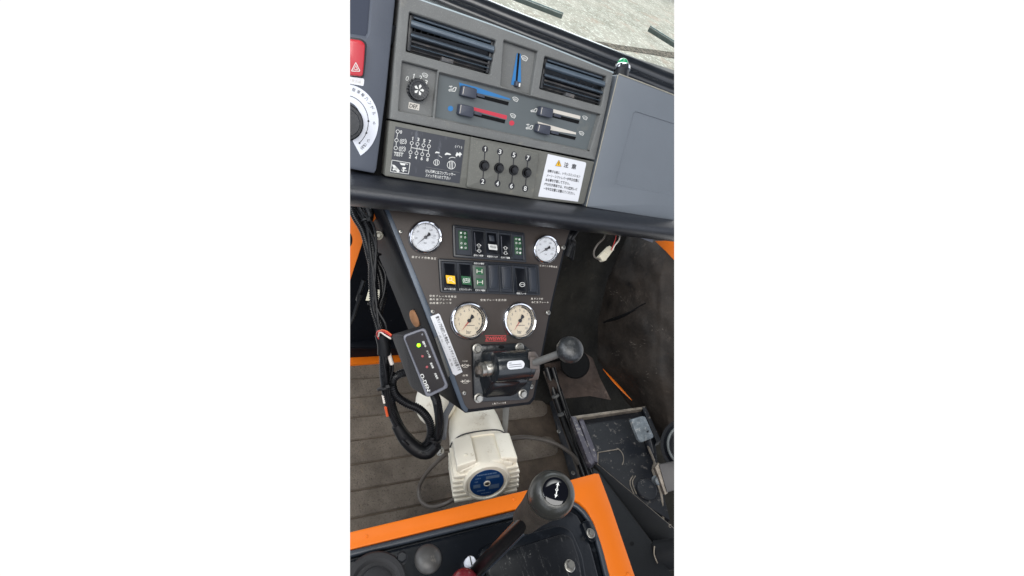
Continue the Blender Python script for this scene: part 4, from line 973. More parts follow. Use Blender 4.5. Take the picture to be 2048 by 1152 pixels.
# gauges
def gauge(cx, cy, rx, ry, kind, lab, nd):
    Ct = CON.P(cx, cy, .0022); U = CON.P(cx + rx, cy, .0022) - Ct; Q = CON.P(cx, cy + ry, .0022) - Ct; A = CON.N
    # base mesh = chrome bezel
    mb = MB('chrome')
    lathe(mb, Ct, A, U, Q, [(1.03, 0), (1.04, .004), (1.0, .0085), (.94, .0102), (.88, .0092), (.845, .006)], 64, caps=False)
    lathe(mb, Ct, A, U, Q, [(.846, .0062), (.842, .002), (.3, .002)], 64, 'ink', caps=False)  # black inner ring paints the shadow inside the bezel
    gb = mb.build('gauge', t, lab)
    dial = 'dialw' if kind == 'w' else 'dialc'; mb = MB(dial); z = .0045
    lathe(mb, Ct, A, U, Q, [(.825, .002), (.825, z), (.0001, z)], 64, dial)
    f = lambda x, y: Ct + U * x + Q * y + A * (z + .0004)
    def tick(a, r0, r1, w, m):
        d = (cos(a), sin(a)); p = (-sin(a) * w, cos(a) * w)
        mb.add([f(d[0] * r0 + p[0], d[1] * r0 + p[1]), f(d[0] * r1 + p[0], d[1] * r1 + p[1]), f(d[0] * r1 - p[0], d[1] * r1 - p[1]), f(d[0] * r0 - p[0], d[1] * r0 - p[1])], [(0, 1, 2, 3)], m)
    n = 10 if kind == 'c' else 8
    for i in range(n * 5 + 1):
        a = radians(135 + 270 * i / (n * 5)); big = i % 5 == 0
        tick(a, .72 if big else .76, .82, .012 if big else .006, 'needle')
    if kind == 'c':
        for i in range(60):      # heavy checkered arc on the right
            a = radians(-80 + 140 * i / 60)
            if i % 3 != 2 or i > 40: tick(a, .74 if i % 3 else .70, .80, .028, 'ink')
        for i in range(1, 11):
            a = radians(135 + 27 * i); txt(mb, f, str(i), .58 * cos(a), .58 * sin(a), .06 if i == 1 else (.085 if i < 10 else .15), .13, 0, 'bezel')
        txt(mb, f, 'bar', -.02, .60, .26, .2, 0, 'needle')
        mb.add([f(-.22, .24), f(.30, .24), f(.30, .27), f(-.22, .27)], [(0, 1, 2, 3)], 'needle')
    else:
        for i, s in enumerate(['40', '80', '120', '160', '200', '250']):
            a = radians(175 + 44 * i); txt(mb, f, s, .56 * cos(a), .56 * sin(a), .14 if i < 2 else .19, .11, 0, 'bezel')
        txt(mb, f, 'bar', 0, .34, .18, .12, 0, 'bezel')
        mb.add([f(.35, .02), f(.62, .05), f(.62, .07), f(.35, .04)], [(0, 1, 2, 3)], 'bezel')
    mb.build('dial', gb)
    nm = 'needlered' if kind == 'c' else 'needle'; mb = MB(nm); zz = z + .002
    a = radians(nd); d = V((cos(a), sin(a))); p = V((-d.y, d.x))
    def fz(v): return Ct + U * v.x + Q * v.y + A * zz
    L = .72; vs_ = [fz(d * L), fz(p * .035), fz(p * -.035)]; mb.add(vs_, [(0, 1, 2)], nm)
    k2 = 'ink'; mb.add([fz(d * -.08 + p * .03), fz(d * -.34 + p * .13), fz(d * -.37 + p * .02), fz(d * -.31 - p * .11), fz(d * -.08 - p * .03)], [(0, 1, 2, 3, 4)], k2)
    lathe(mb, Ct, A, U, Q, [(.10, zz - .0015), (.10, zz + .0008), (.06, zz + .0014), (.001, zz + .0014)], 20, k2 if kind == 'c' else 'needle')
    mb.build('needle', gb)
    mb = MB('gglass'); lathe(mb, Ct, A, U, Q, [(.87, z + .0026), (.87, z + .0034), (.0001, z + .0036)], 48); lathe(mb, Ct, A, U, Q, [(.87, z + .0026), (.0001, z + .0026)], 48); mb.build('gauge_glass', gb)
gauge(849.5, 475, 32.5, 32.5, 'w', 'white faced gauge at the upper left of the panel', 141)
gauge(1089.5, 499, 25, 28, 'w', 'white faced gauge at the upper right of the panel', 152)
gauge(936.5, 641, 35.5, 37, 'c', 'cream faced gauge above the left of the lever valve', 128)
gauge(1037.5, 641, 31.5, 36.5, 'c', 'cream faced gauge above the right of the lever valve', 125)

# ------------------------------------------------------------------ brake valve with lever
t = thing('brake_valve', 'black cast lever valve bolted low on the brown console panel', 'valve', CON.P(1000, 800, .01))
mb = MB('casting'); slab(mb, CON, rp([(946, 690), (1046, 687), (1075, 712), (1070, 745), (1062, 775), (1055, 800), (949, 805), (947, 748)], [9, 9, 4, 0, 6, 9, 9, 0]), .002, .011, .002); mb.build('flange', t)
def ch(px, py, h): return CON.P(px, py, h)
mb = MB('casting')
hull(mb, [ch(962, 705, .01), ch(1052, 702, .01), ch(1054, 762, .01), ch(1028, 792, .01), ch(968, 797, .01), ch(958, 760, .01), ch(985, 702, .05), ch(1052, 702, .05), ch(1058, 765, .045), ch(990, 775, .045), ch(972, 745, .04)], .004, 3)
hull(mb, [ch(984, 762, .05), ch(1042, 764, .05), ch(1022, 793, .012), ch(965, 795, .012), ch(984, 768, .012), ch(1040, 768, .012)], .002, 2)
hull(mb, [ch(950, 722, .012), ch(982, 718, .012), ch(982, 752, .012), ch(950, 756, .012), ch(958, 726, .035), ch(984, 722, .04), ch(984, 750, .04), ch(958, 752, .035)], .003, 2)
mb.build('body', t)
mb = MB('cyl'); a = ch(984, 735, .052); b_ = ch(1058, 728, .052)
rod(mb, a, b_, [(.022, 0), (.0275, .03), (.029, .10), (.029, .86), (.030, .87), (.030, .97), (.028, 1.0)], 40); mb.build('cylinder', t)
# label plate on the cylinder
mb = MB('sticker'); A, U, Q = basis(b_ - a); L = (b_ - a).length
c0 = (a + b_) / 2; tow = (CAM - c0); tow = (tow - A * tow.dot(A)).normalized(); sd = A.cross(tow)
if proj(c0 + sd * .01)[1] < proj(c0)[1]: sd = -sd
def oncyl(u, v, r=.0294): a_ = v / r; return a + A * (L * .42 + u) + (tow * cos(a_) + sd * sin(a_)) * r
n_ = 25; HL = .0183; HH = .0078; us = [-HL + 2 * HL * k / (n_ - 1) for k in range(n_)]; vv_ = []
for u_ in us:
    e_ = max(0, abs(u_) - (HL - HH)) / HH; hh_ = HH * sqrt(max(.02, 1 - e_ * e_))
    for j_ in range(7): vv_.append(oncyl(.0025 + u_, -.0008 - hh_ + 2 * hh_ * j_ / 6))
mb.add(vv_, [(i_ * 7 + j_, i_ * 7 + j_ + 1, (i_ + 1) * 7 + j_ + 1, (i_ + 1) * 7 + j_) for i_ in range(n_ - 1) for j_ in range(6)])
for v, w in [(-.0048, .006), (-.0012, .026), (.0026, .027)]:
    mb.add([oncyl(-.012, v - .0006, .0297), oncyl(-.012 + w, v - .0006, .0297), oncyl(-.012 + w, v + .0005, .0297), oncyl(-.012, v + .0005, .0297)], [(0, 1, 2, 3)], 'bezel')
mb.build('rating_label', t)
for x, y in [(954, 697), (1039, 695), (957, 796), (1045, 787.5)]:
    mb = MB('steel'); hexhead(mb, ch(x, y, .0105), CON.N, .0072, .0075, 'steel', .3 + x * .01); mb.build('bolt', t)
mb = MB('dark'); 
for x, y, r in [(1003, 694, 6), (1003, 789, 6.5)]: mb = MB('dark'); disc(mb, CON, (x, y), r, .0114, 'dark', r * .55); mb.build('casting_hole', t)
mb = MB('steel'); a = ch(982, 736, .045); b_ = ch(953, 741, .045)
rod(mb, a, b_, [(.014, 0), (.0145, .35), (.013, .42), (.0135, .5), (.0135, .72), (.011, .76)], 12)
mb.build('fitting', t); mb = MB('oldsteel'); rod(mb, a + (b_ - a) * .7, b_ + (b_ - a) * .05, [(.0085, 0), (.0085, .8), (.006, 1)], 6); mb.build('nipple', t)
mb = MB('collar')
hull(mb, [ch(1056, 703, .082), ch(1071, 703, .082), ch(1078, 715, .078), ch(1080, 742, .078), ch(1077, 759, .066), ch(1057, 762, .066), ch(1056, 703, .03), ch(1071, 703, .03), ch(1076, 758, .02), ch(1057, 762, .02)], .003, 2)
hull(mb, [ch(1060, 713, .09), ch(1079, 715, .09), ch(1079, 738, .09), ch(1060, 738, .09), ch(1060, 713, .07), ch(1079, 715, .07), ch(1079, 738, .07), ch(1060, 738, .07)], .002, 2)
mb.build('lever_collar', t)
mb = MB('oldsteel'); a = ch(1068, 726, .088); kc = W(1139, 700, .80)
cyl(mb, a, kc, .0068, 20, 'alu', .001); mb.build('lever', t)
mb = MB('knobgrey'); d = (kc - a).normalized(); q = W(1136, 696, .76); A = ((q - kc).normalized() * .75 + d * .5).normalized(); A, U, Q = basis(A)
r = .0243; lathe(mb, kc, A, U, Q, [(.007, -.030), (.010, -.026), (.0115, -.018), (.019, -.012), (r * .97, -.004), (r, .003), (r * .93, .010), (r * .75, .0155), (r * .45, .0185), (.0001, .0195)], 44)
mb.build('ball_knob', t)

# ------------------------------------------------------------------ monitor box
t = thing('monitor_box', 'small black monitor box with one green light strapped left of the console', 'monitor', W(850, 790, .80))
FA = plane3((812, 680, .735), (850, 660, .745), (858, 792, .742))
o_px = [(806, 672), (848, 656), (853, 658), (897, 770), (895, 776), (857, 795), (851, 793), (806, 680)]
o_px = rp([(805, 671), (850, 655), (898, 775), (854, 796)], [9, 7, 8, 7])
mb = MB('boxgrey')
front = [FA.P(x, y, 0) for x, y in [(805, 671), (850, 655), (898, 775), (854, 796)]]
backp = [W(x, y, d) for x, y, d in [(786, 668, .775), (845, 652, .80), (897, 770, .80), (824, 776, .775)]]
backp2 = [W(x, y, d) for x, y, d in [(782, 670, .80), (840, 652, .83), (897, 770, .83), (820, 772, .80)]]
hull(mb, front + backp + backp2, .003, 3); mb.build('case', t)
# ribbed grips on the visible side wall
SW = plane3((797, 668, .7525), (790, 672, .7725), (820, 740, .7525))
mb = MB('bezel'); slab(mb, FA, o_px, -.003, .0022, .0014, holes=[(rp([(810, 675), (847, 661.5), (891, 772), (857, 788)], [7, 6, 7, 6]), .0008)]); mb.build('bezel', t)
mb = MB('smoke'); slab(mb, FA, [(807, 674), (849, 659), (893.5, 773), (855, 791)], -.002, .0008, 0); FP = mb
h = .0012; g = on(FA, h)
txt(mb, g, '運転中', 848.5, 688, 13, 4.5, 66, 'white', True); txt(mb, g, 'メンテ要', 857, 708, 16, 4.2, 66, 'white', True); txt(mb, g, '要点検', 864, 731, 12, 4.5, 66, 'white', True); txt(mb, g, '充電系', 872.5, 752, 13, 4.5, 66, 'white', True)
txt(mb, g, 'O-DEN', 850, 765, 37, 7.4, 66.5, 'white', True)
for x, y in [(844.5, 669), (859, 783)]: disc(mb, FA, (x, y), 1.8, h, 'bezel')
mb.build('face', t)
for x, y, r, m, lb in [(837.5, 690.5, 3.8, 'led_on', 'lit green light'), (845, 712.5, 2.6, 'led_off', 'dull red light beside the lit green one'), (854, 734, 2.6, 'led_off', 'dull red light furthest from the green one')]:
    mb = MB(m); c = FA.P(x, y, .0008); rr = r * .00082; lathe(mb, c, FA.N, FA.X, FA.D, [(rr, 0), (rr * .8, .0006), (.0001, .001)], 20); mb.build('indicator_light', t, lb)
mb = MB('smoke')
for q in [((790, 686), (806, 692), (815, 716), (799, 708)), ((812, 752), (832, 759), (842, 782), (822, 772))]:
    pass
# bracket behind the box
mb = MB('alu'); slab(mb, plane3((868, 672, .80), (874, 672, .80), (897, 756, .81)), [(869, 676), (872, 675), (899, 752), (896, 755)], -.012, 0, .0005); mb.build('mounting_bracket', t)

# ------------------------------------------------------------------ cable loom
def path(L): return [W(*p) for p in L]
t = thing('cable_loom', 'black ribbed conduit loom running down the left and looping under the monitor', 'cables', W(850, 912, .95))
hoses = [
 (path([(703, 400, .90), (716, 424, .88), (737, 455, .87), (746, 500, .86), (746, 560, .86), (750, 615, .86), (762, 655, .86), (768, 700, .87), (768, 745, .88), (776, 800, .90), (795, 850, .92), (822, 888, .93), (851, 903, .93), (872, 886, .93), (879, 850, .92), (874, 805, .90), (864, 780, .88)]), .0085, .0042),
 (path([(715, 398, .92), (724, 430, .90), (740, 470, .885), (752, 520, .88), (763, 555, .88), (766, 590, .88), (758, 630, .875), (765, 680, .885), (779, 730, .895), (780, 770, .90), (783, 805, .905), (800, 850, .935), (824, 880, .945), (845, 894, .945)]), .0072, .0040),
 (path([(824, 742, .92), (800, 748, .90), (785, 762, .895), (790, 788, .90), (812, 806, .91), (838, 818, .92), (856, 838, .93), (862, 862, .935), (856, 885, .94), (840, 897, .945)]), .0082, .0042),
 (path([(699, 398, .87), (708, 430, .865), (726, 462, .865), (735, 495, .865), (742, 525, .87), (746, 545, .875)]), .0065, .0038)]
for P_, r, c in hoses:
    mb = MB('hose'); tube(mb, P_, r, 12, corr=c); mb.build('conduit', t)
rn = random.Random(5)
for k, (P_, _, _) in enumerate([hoses[0], hoses[1], hoses[0], hoses[1], hoses[0]]):
    dx, dy = rn.uniform(-9, 9), rn.uniform(-4, 4); mb = MB('tape')
    pts_ = [p + (M3 @ V(((dx + 5 * sin(i * 1.7 + k)) * .85 / F, (dy + 4 * cos(i * 1.3 + k)) * .85 / F, .010))) for i, p in enumerate(P_)]
    tube(mb, pts_[:(None if k < 3 else 9)], (.0030, .0024, .0022, .0034, .0026)[k], 8); mb.build('wire', t, 'thin black wire winding round the conduits')
mb = MB('tape'); tube(mb, path([(792, 850, .915), (812, 880, .925), (838, 902, .93), (858, 905, .93), (875, 890, .925)]), lambda u: .010 + .004 * sin(pi * u), 14); mb.build('taped_bend', t)
mb = MB('tape'); tube(mb, path([(763, 668, .855), (768, 690, .86), (768, 708, .865)]), .0125, 14); mb.build('taped_joint', t)
mb = MB('tape'); tube(mb, path([(735, 416, .875), (741, 428, .87), (738, 440, .875)]), .007, 10); mb.build('taped_joint', t)
for p, ax, r in [((747, 508, .865), (747, 520, .865), .015), ((748, 606, .865), (749, 616, .865), .012), ((771, 774, .885), (773, 782, .885), .017), ((812, 880, .925), (818, 872, .925), .016), ((868, 880, .92), (870, 870, .92), .013), ((733, 440, .87), (736, 448, .87), .013)]:
    mb = MB('tape'); a = W(*p); b_ = W(*ax); d = (b_ - a).normalized(); 
    rod(mb, a - d * .002, a + d * .003, [(r * .8, 0), (r, .2), (r, .8), (r * .8, 1)], 20)
    s = (CAM - a).normalized().cross(d).normalized(); k = a + (CAM - a).normalized() * r * .9 + s * .004
    hull(mb, [k + s * u_ + d * v_ + (CAM - a).normalized() * w_ for u_ in (-.004, .004) for v_ in (-.003, .004) for w_ in (-.003, .003)], .0008, 1)
    mb.build('cable_tie', t)
mb = MB('wirered'); tube(mb, path([(782, 672, .79), (770, 664, .80), (757, 662, .82), (754, 670, .84), (762, 684, .85)]), .0016, 8); mb.build('wire', t, 'thin red wire')
mb = MB('wirewhite'); tube(mb, path([(781, 677, .785), (770, 670, .80), (760, 664, .815), (757, 673, .84)]), .0016, 8); mb.build('wire', t, 'thin white wire')
mb = MB('wireorange'); tube(mb, path([(783, 670, .79), (774, 663, .79), (764, 660, .80), (757, 664, .82)]), .0012, 8); mb.build('wire', t, 'thin orange wire')
mb = MB('wirewhite'); tube(mb, path([(776, 700, .87), (780, 716, .87), (784, 728, .875)]), .0042, 10); mb.build('sleeve', t)
mb = MB('wirewhite'); tube(mb, path([(766, 790, .89), (769, 806, .895)]), .0028, 8); mb.build('sleeve', t)
mb = MB('wireorange'); tube(mb, path([(771, 814, .895), (775, 832, .905)]), .0028, 8); mb.build('sleeve', t, 'orange sleeve')
mb = MB('hose'); tube(mb, path([(722, 588, .98), (714, 610, .99), (704, 640, 1.0), (690, 660, 1.0)]), .004, 8, step=.01)
tube(mb, path([(728, 560, .98), (718, 590, .99), (716, 600, 1.0)]), .005, 8)
tag(mb.build('branch_wire'), 'thin black branch wire curving off at the far left edge', 'wire')

# ------------------------------------------------------------------ cream motor
t = thing('motor_unit', 'cream finned motor unit with round blue plate standing under the console', 'motor', W(970, 1000, 1.1))
E0 = W(974, 966, .98); E1 = W(932, 790, 1.25)
A = (E1 - E0).normalized(); A2 = -A; U = XA - A * A.x; U.normalize(); Q = A2.cross(U)
s = .98 / F
if proj(E0 + Q * .01)[1] > proj(E0)[1]: Q = -Q            # Q points up in the picture
U, Q = (U * cos(.17) + Q * sin(.17), Q * cos(.17) - U * sin(.17)) if proj(E0 + U * .01)[0] > proj(E0)[0] else (U * cos(.17) - Q * sin(.17), Q * cos(.17) + U * sin(.17))
R_ = 48 * s
mb = MB('motor')
lathe(mb, E0, A2, U, Q, [(R_ * 1.0, -.05), (R_ * 1.02, -.012), (R_ * 1.0, -.004), (R_ * .93, .0015), (R_ * .86, .0015), (R_ * .83, -.001), (R_ * .76, -.001), (R_ * .1, -.001)], 56)
mb.build('end_cap', t)
mb = MB('plateblue'); lathe(mb, E0, A2, U, Q, [(R_ * .72, -.002), (R_ * .72, .0006), (.0001, .0006)], 48)
f = lambda x, y: E0 + U * (x * R_) - Q * (y * R_) + A2 * .001
K['plateink'] = mat('plate_print', c8(120, 145, 180), .5)
def fine(x0, x1, y, hh, n):      # rows of tiny print, unreadable in the photograph
    for k in range(n):
        a = x0 + (x1 - x0) * k / n; b = a + (x1 - x0) / n * (.55 + .3 * ((k * 7) % 3) / 2)
        mb.add([f(a, y - hh / 2), f(b, y - hh / 2), f(b, y + hh / 2), f(a, y + hh / 2)], [(0, 1, 2, 3)], 'plateink')
fine(-.42, .42, -.52, .06, 13); fine(-.5, -.26, -.34, .06, 5); fine(-.52, -.38, -.17, .05, 3); fine(-.42, -.08, .36, .06, 6); fine(-.25, .18, .54, .05, 8)
for x0, x1, y0, y1 in [(-.05, .52, -.40, -.24), (-.58, -.28, -.02, .18), (.08, .52, .12, .36)]: mb.add([f(x0, y0), f(x1, y0), f(x1, y1), f(x0, y1)], [(0, 1, 2, 3)], 'plategrey')
mb.build('rating_plate', t)
mb = MB('motor'); lathe(mb, E0, A2, U, Q, [(.0075, 0), (.0075, .0025), (.006, .003), (.0055, .0)], 28); mb.build('plate_ring', t)
mb = MB('steel'); lathe(mb, E0, A2, U, Q, [(.0045, 0), (.0045, .002), (.0035, .003), (.0005, .003)], 20, 'oldsteel'); mb.build('plate_screw', t)
def MP(x, y, z): return E0 + U * x + Q * y + A * z        # motor frame: x across, y up, z away from the cap
# ribbed stator, cooling fins down both sides
mb = MB('motor')
hull(mb, [MP(x * R_, y * R_, z) for z in (.008, .092) for x, y in [(-1.1, -.8), (1.1, -.8), (-1.15, .72), (1.15, .72), (-.45, 1.0), (.45, 1.0)]], .006, 3)
for i in range(6):
    y = R_ * (-.86 + .27 * i); w = R_ * (1.42 if 0 < i < 5 else 1.36)
    hull(mb, [MP(sx * w, y + sy * .0035, z) for sx in (-1, 1) for sy in (-1, 1) for z in (.004, .090)] , .0015, 2)
mb.build('finned_body', t)
mb = MB('motor')   # flat terminal cover on top left
hull(mb, [MP(x * R_, y * R_, z) for z in (.012, .092) for x, y in [(.62, .6), (.62, 1.05), (1.34, .9), (1.34, .6)]], .004, 3)
hull(mb, [MP(x * R_, y * R_, z) for z in (.010, .092) for x, y in [(-1.22, .60), (-1.22, 1.0), (-.42, 1.18), (-.40, .7)]], .004, 3)
lathe(mb, MP(-.8 * R_, 1.13 * R_, .032), Q, U, A, [(.0035, 0), (.0035, .0012), (.002, .002), (.0004, .002)], 16, 'motor')
mb.build('terminal_cover', t)
mb = MB('motor')
rings = [(.088, 1.26, 1.0), (.098, 1.30, 1.04), (.17, 1.22, 1.02), (.23, 1.05, .95), (.33, .9, .86), (.36, .6, .7)]
vs_ = []; fs = []; n = 40
for z, a_, b2 in rings:
    for k in range(n):
        th = 2 * pi * k / n; cx_ = abs(cos(th)) ** .62 * (1 if cos(th) > 0 else -1); sy_ = abs(sin(th)) ** .75 * (1 if sin(th) > 0 else -1)
        vs_.append(MP(cx_ * a_ * R_, sy_ * b2 * R_ + .004, z))
for i in range(len(rings) - 1):
    for k in range(n): fs.append((i * n + k, i * n + (k + 1) % n, (i + 1) * n + (k + 1) % n, (i + 1) * n + k))
mb.add(vs_, fs + [tuple(range(n)), tuple(range((len(rings) - 1) * n, len(rings) * n))])
hull(mb, [MP(x * R_, y * R_, z) for z in (.096, .25) for x, y in [(-.25, .9), (.55, .9), (-.15, 1.12), (.45, 1.10)]], .006, 3)
mb.build('gear_housing', t)
mb = MB('motor'); c = W(875, 796, 1.12); ball(mb, c, .052, 'motor', 32, A=V((.3, .6, .5)), flat=1.3); mb.build('side_housing', t)
mb = MB('black')   # dark sealing line between body and housing
tube(mb, [MP((1 if cos(th) > 0 else -1) * abs(cos(th)) ** .62 * 1.34 * R_, (1 if sin(th) > 0 else -1) * abs(sin(th)) ** .75 * 1.10 * R_ + .004, .094) for th in [pi * (-.15 + 1.3 * k / 12) for k in range(13)]], .0016, 8); mb.build('seam_cord', t)
# clamp straps either side
mb = MB('rail'); P_ = plane3((900, 812, 1.06), (910, 814, 1.06), (886, 870, 1.05))
slab(mb, P_, rp([(896, 795), (909, 798), (911, 806), (897, 832), (892, 880), (882, 880), (884, 830), (898, 806)], 3), -.003, 0, .0008); mb.build('mounting_strap', t); mb = MB('alu')
slab(mb, plane3((1004, 812, 1.15), (1020, 812, 1.15), (1008, 880, 1.13)), [(1006, 800), (1020, 800), (1014, 874), (1004, 872)], -.003, 0, .0008)
mb.build('mounting_strap', t)
mb = MB('steel'); c = W(880, 902, 1.04); hexhead(mb, c, W(866, 902, 1.0) - c, .008, .012, 'steel'); mb.build('mounting_bolt', t)
# grey cables
mb = MB('cable'); tube(mb, path([(893, 908, 1.06), (876, 922, 1.08), (852, 948, 1.12), (838, 976, 1.14), (842, 1002, 1.12), (862, 1014, 1.09), (890, 1008, 1.07), (915, 994, 1.08), (935, 985, 1.1)]), .0048, 12)
tag(mb.build('looped_cable'), 'grey rubber cable looping on the floor left of the cream motor', 'cable')
mb = MB('cable'); tube(mb, path([(985, 882, 1.25), (1012, 878, 1.32), (1050, 874, 1.36), (1090, 880, 1.38), (1120, 892, 1.38), (1145, 910, 1.38), (1160, 932, 1.38), (1172, 955, 1.38), (1184, 985, 1.38)]), .0062, 12)
tag(mb.build('floor_cable'), 'grey rubber cable crossing the floor mat right of the cream motor', 'cable')

# ------------------------------------------------------------------ floor edge rail and cables
t = thing('floor_rail', 'grey metal edge rail with screws along the right of the floor mat', 'rail', FLOOR.P(1155, 955))
RL = hz(.008)
mb = MB('rail'); slab(mb, RL, [(1077, 722), (1088, 728), (1162, 964), (1146, 966)], -.006, .001, .001); mb.build('strip', t)
for x, y in [(1089.5, 788), (1117, 863), (1146, 946)]:
    mb = MB('steel'); screw(mb, RL, x, y, 3.6, h=.001, cross=False); mb.build('screw', t)
mb = MB('cable'); tube(mb, path([(1088, 742, 1.5), (1098, 770, 1.5), (1108, 800, 1.49), (1120, 835, 1.47), (1135, 880, 1.44), (1150, 925, 1.4), (1166, 975, 1.36)]), .0045, 10)
tag(mb.build('rail_cable'), 'thin grey cable lying directly against the floor rail', 'cable')
t = thing('black_hoses', 'pair of black hoses running beside the floor rail', 'hoses', W(1175, 960, 1.38))
for dx, r, lb in [(10, .011, None), (22, .009, None)]:
    mb = MB('hose'); tube(mb, path([(1083 + dx, 735, 1.5), (1095 + dx, 775, 1.49), (1108 + dx, 815, 1.47), (1124 + dx, 860, 1.44), (1142 + dx, 905, 1.40), (1162 + dx, 960, 1.36)]), r, 12); mb.build('hose', t)
mb = MB('hose'); tube(mb, path([(1128, 822, 1.38), (1140, 850, 1.37), (1150, 890, 1.36), (1166, 925, 1.35), (1180, 965, 1.34)]), .004, 10); mb.build('hose', t, 'thin hose')
for p in [(1110, 790, 1.47), (1122, 826, 1.45)]:
    mb = MB('wirewhite'); c = W(*p); d = (W(p[0] + 5, p[1] + 12, p[2]) - c).normalized(); rod(mb, c, c + d * .007, [(.0125, 0), (.013, .3), (.013, .7), (.0125, 1)], 16, 'fascia'); mb.build('clip', t)

# ------------------------------------------------------------------ pedal box
t = thing('pedal_box', 'chipped black steel pedal box with a raised pale left rim', 'pedal box', W(1230, 1000, 1.2))
PB = plane3((1150, 835, 1.30), (1290, 815, 1.34), (1200, 930, 1.20)); PBX = PB
mb = MB('chip'); slab(mb, PB, [(1150, 838), (1288, 822), (1310, 880), (1318, 950), (1340, 1040), (1250, 985), (1196, 926)], -.02, 0, .001); mb.build('base_plate', t)
mb = MB('rim'); slab(mb, PB, [(1143, 833), (1152, 834), (1176, 868), (1188, 930), (1180, 932), (1160, 880)], -.01, .014, .002)
mb = MB('rim'); slab(mb, PB, [(1142, 832), (1152, 833), (1190, 925), (1183, 929), (1176, 922)], -.01, .016, .002)
slab(mb, PB, [(1156, 835), (1166, 836), (1193, 905), (1196, 925), (1188, 922)], -.01, .008, .0015); mb.build('left_rim', t)
mb = MB('worn'); slab(mb, PB, [(1145, 832), (1291, 812), (1292, 817), (1147, 838)], -.01, .014, .002); mb.build('top_rim', t)
mb = MB('chip'); slab(mb, PB, [(1284, 814), (1292, 813), (1322, 880), (1313, 884)], -.01, .016, .002); mb.build('right_rim', t)
mb = MB('worn')
for a, b_, r in [((1195, 930), (1352, 1062), .0028), ((1196, 905), (1195, 930), .0018), ((1196, 905), (1238, 898), .0014)]: tube(mb, [PB.P(*a, .001), PB.P((a[0] + b_[0]) / 2, (a[1] + b_[1]) / 2, .001), PB.P(*b_, .001)], r, 8)
oring(mb, PB, (1226, 918), 22, 1.4, .0012, 'worn', 24, a0=-70, a1=30)
for k in range(2): tube(mb, [PB.P(x + k * 5, y, .002) for x, y in [(1266, 952), (1260, 962), (1262, 975), (1268, 988)]], .0016, 8)
mb.build('worn_edges', t)
mb = MB('chip'); c = PB.P(1292, 980, 0); A, U, Q = basis(PB.N); lathe(mb, c, A, U, Q, [(.027, 0), (.027, .006), (.024, .009), (.014, .010), (.0001, .010)], 28); mb.build('pivot_boss', t)
mb = MB('worn'); q = [W(1294, 888, 1.22), W(1309, 926, 1.2), W(1305, 940, 1.19), W(1323, 992, 1.15), W(1327, 1060, 1.10), W(1332, 1100, 1.08)]
tube(mb, q, .0032, 8, step=.01); mb.build('linkage_rod', t)
t2 = thing('accelerator_pedal', 'worn grey rounded accelerator pedal on the chipped black pedal box', 'pedal', W(1285, 880, 1.22))
PD = plane3((1264, 842, 1.20), (1290, 834, 1.22), (1282, 882, 1.19))
mb = MB('pedal'); slab(mb, PD, rp([(1262, 839), (1290, 831), (1309, 875), (1283, 885), (1277, 878)], [5, 6, 6, 3, 3]), -.010, 0, .002); mb.build('pad', t2)
mb = MB('chip'); cyl(mb, W(1290, 860, 1.215), W(1300, 905, 1.23), .010, 16); mb.build('pedal_arm', t2)
t2 = thing('steering_boot', 'black round boot with a grey rim ring at the right edge of the footwell', 'boot', W(1350, 920, 1.0))
c = W(1380, 893, 1.12); A, U, Q = basis((CAM - c) * .7 + V((-.2, 0, .3)))
mb = MB('side'); lathe(mb, c, A, U, Q, [(.070, -.05), (.070, -.002), (.062, -.002), (.062, .0), (.055, .006), (.047, .004), (.045, -.01), (.0001, -.012)], 48); mb.build('collar', t2)
K['ringgrey'] = mat('worn_grey_ring', c8(84, 88, 88), .4, spec=.4, var=(60, .4))
mb = MB('ringgrey')
_, U, Q = basis(CAM - c)
tube(mb, [c + A * .006 + (U * cos(th) + Q * sin(th)) * .0 + (basis(A)[1] * cos(th) + basis(A)[2] * sin(th)) * .052 for th in [2 * pi * k / 24 for k in range(25)]], .0032, 10); mb.build('rim_ring', t2)
t2 = thing('relay_box', 'dull grey square box with worn bracket at the right edge', 'box', W(1335, 985, 1.0))
K['relay'] = mat('dull_grey_box', c8(60, 58, 58), .5, var=(8, .06))
RB = plane3((1320, 932, 1.0), (1350, 925, 1.0), (1334, 984, .98))
mb = MB('relay'); slab(mb, RB, [(1318, 929), (1420, 910), (1420, 960), (1334, 985)], -.04, 0, .002); mb.build('cover', t2)
mb = MB('worn'); slab(mb, RB, [(1310, 935), (1318, 925), (1322, 940), (1336, 986), (1330, 990), (1316, 950)], -.03, -.004, .001); mb.build('bracket', t2)
mb = MB('chip'); cyl(mb, W(1311, 960, 1.04), W(1320, 962, 1.01), .010, 20, 'pedal', .002); mb.build('stud', t2)
# dark sloping panels below the pedal box
t2 = thing('seat_frame_panel', 'black sloping steel side panel right of the orange frame', 'panel', W(1260, 1100, 1.0))
S1 = plane3((1200, 955, 1.12), (1348, 1085, 1.0), (1235, 1152, .92))
mb = MB('chip'); K['slate'] = mat('satin_black_steel', c8(20, 22, 25), .6, spec=.2, var=(6, .2), bump=(120, .0003), marks=(60, .70, .03, c8(90, 92, 94), .6, .5))
slab(mb, S1, [(1186, 935), (1200, 945), (1310, 1092), (1352, 1165), (1352, 1250), (1205, 1250)], -.01, 0, .001, m='slate'); mb.build('side_sheet', t2)
S2 = plane3((1200, 955, 1.13), (1348, 1085, 1.02), (1260, 1000, 1.12))
S2 = plane3((1195, 930, 1.16), (1348, 1060, 1.04), (1348, 1110, 1.02))
mb = MB('slate'); slab(mb, S2, [(1190, 930), (1196, 930), (1420, 1118), (1420, 1180), (1310, 1092)], -.012, 0, .001); mb.build('upper_sheet', t2)
mb = MB('chip'); c0 = W(1313, 1092, 1.0); c1 = W(1420, 1080, .98)
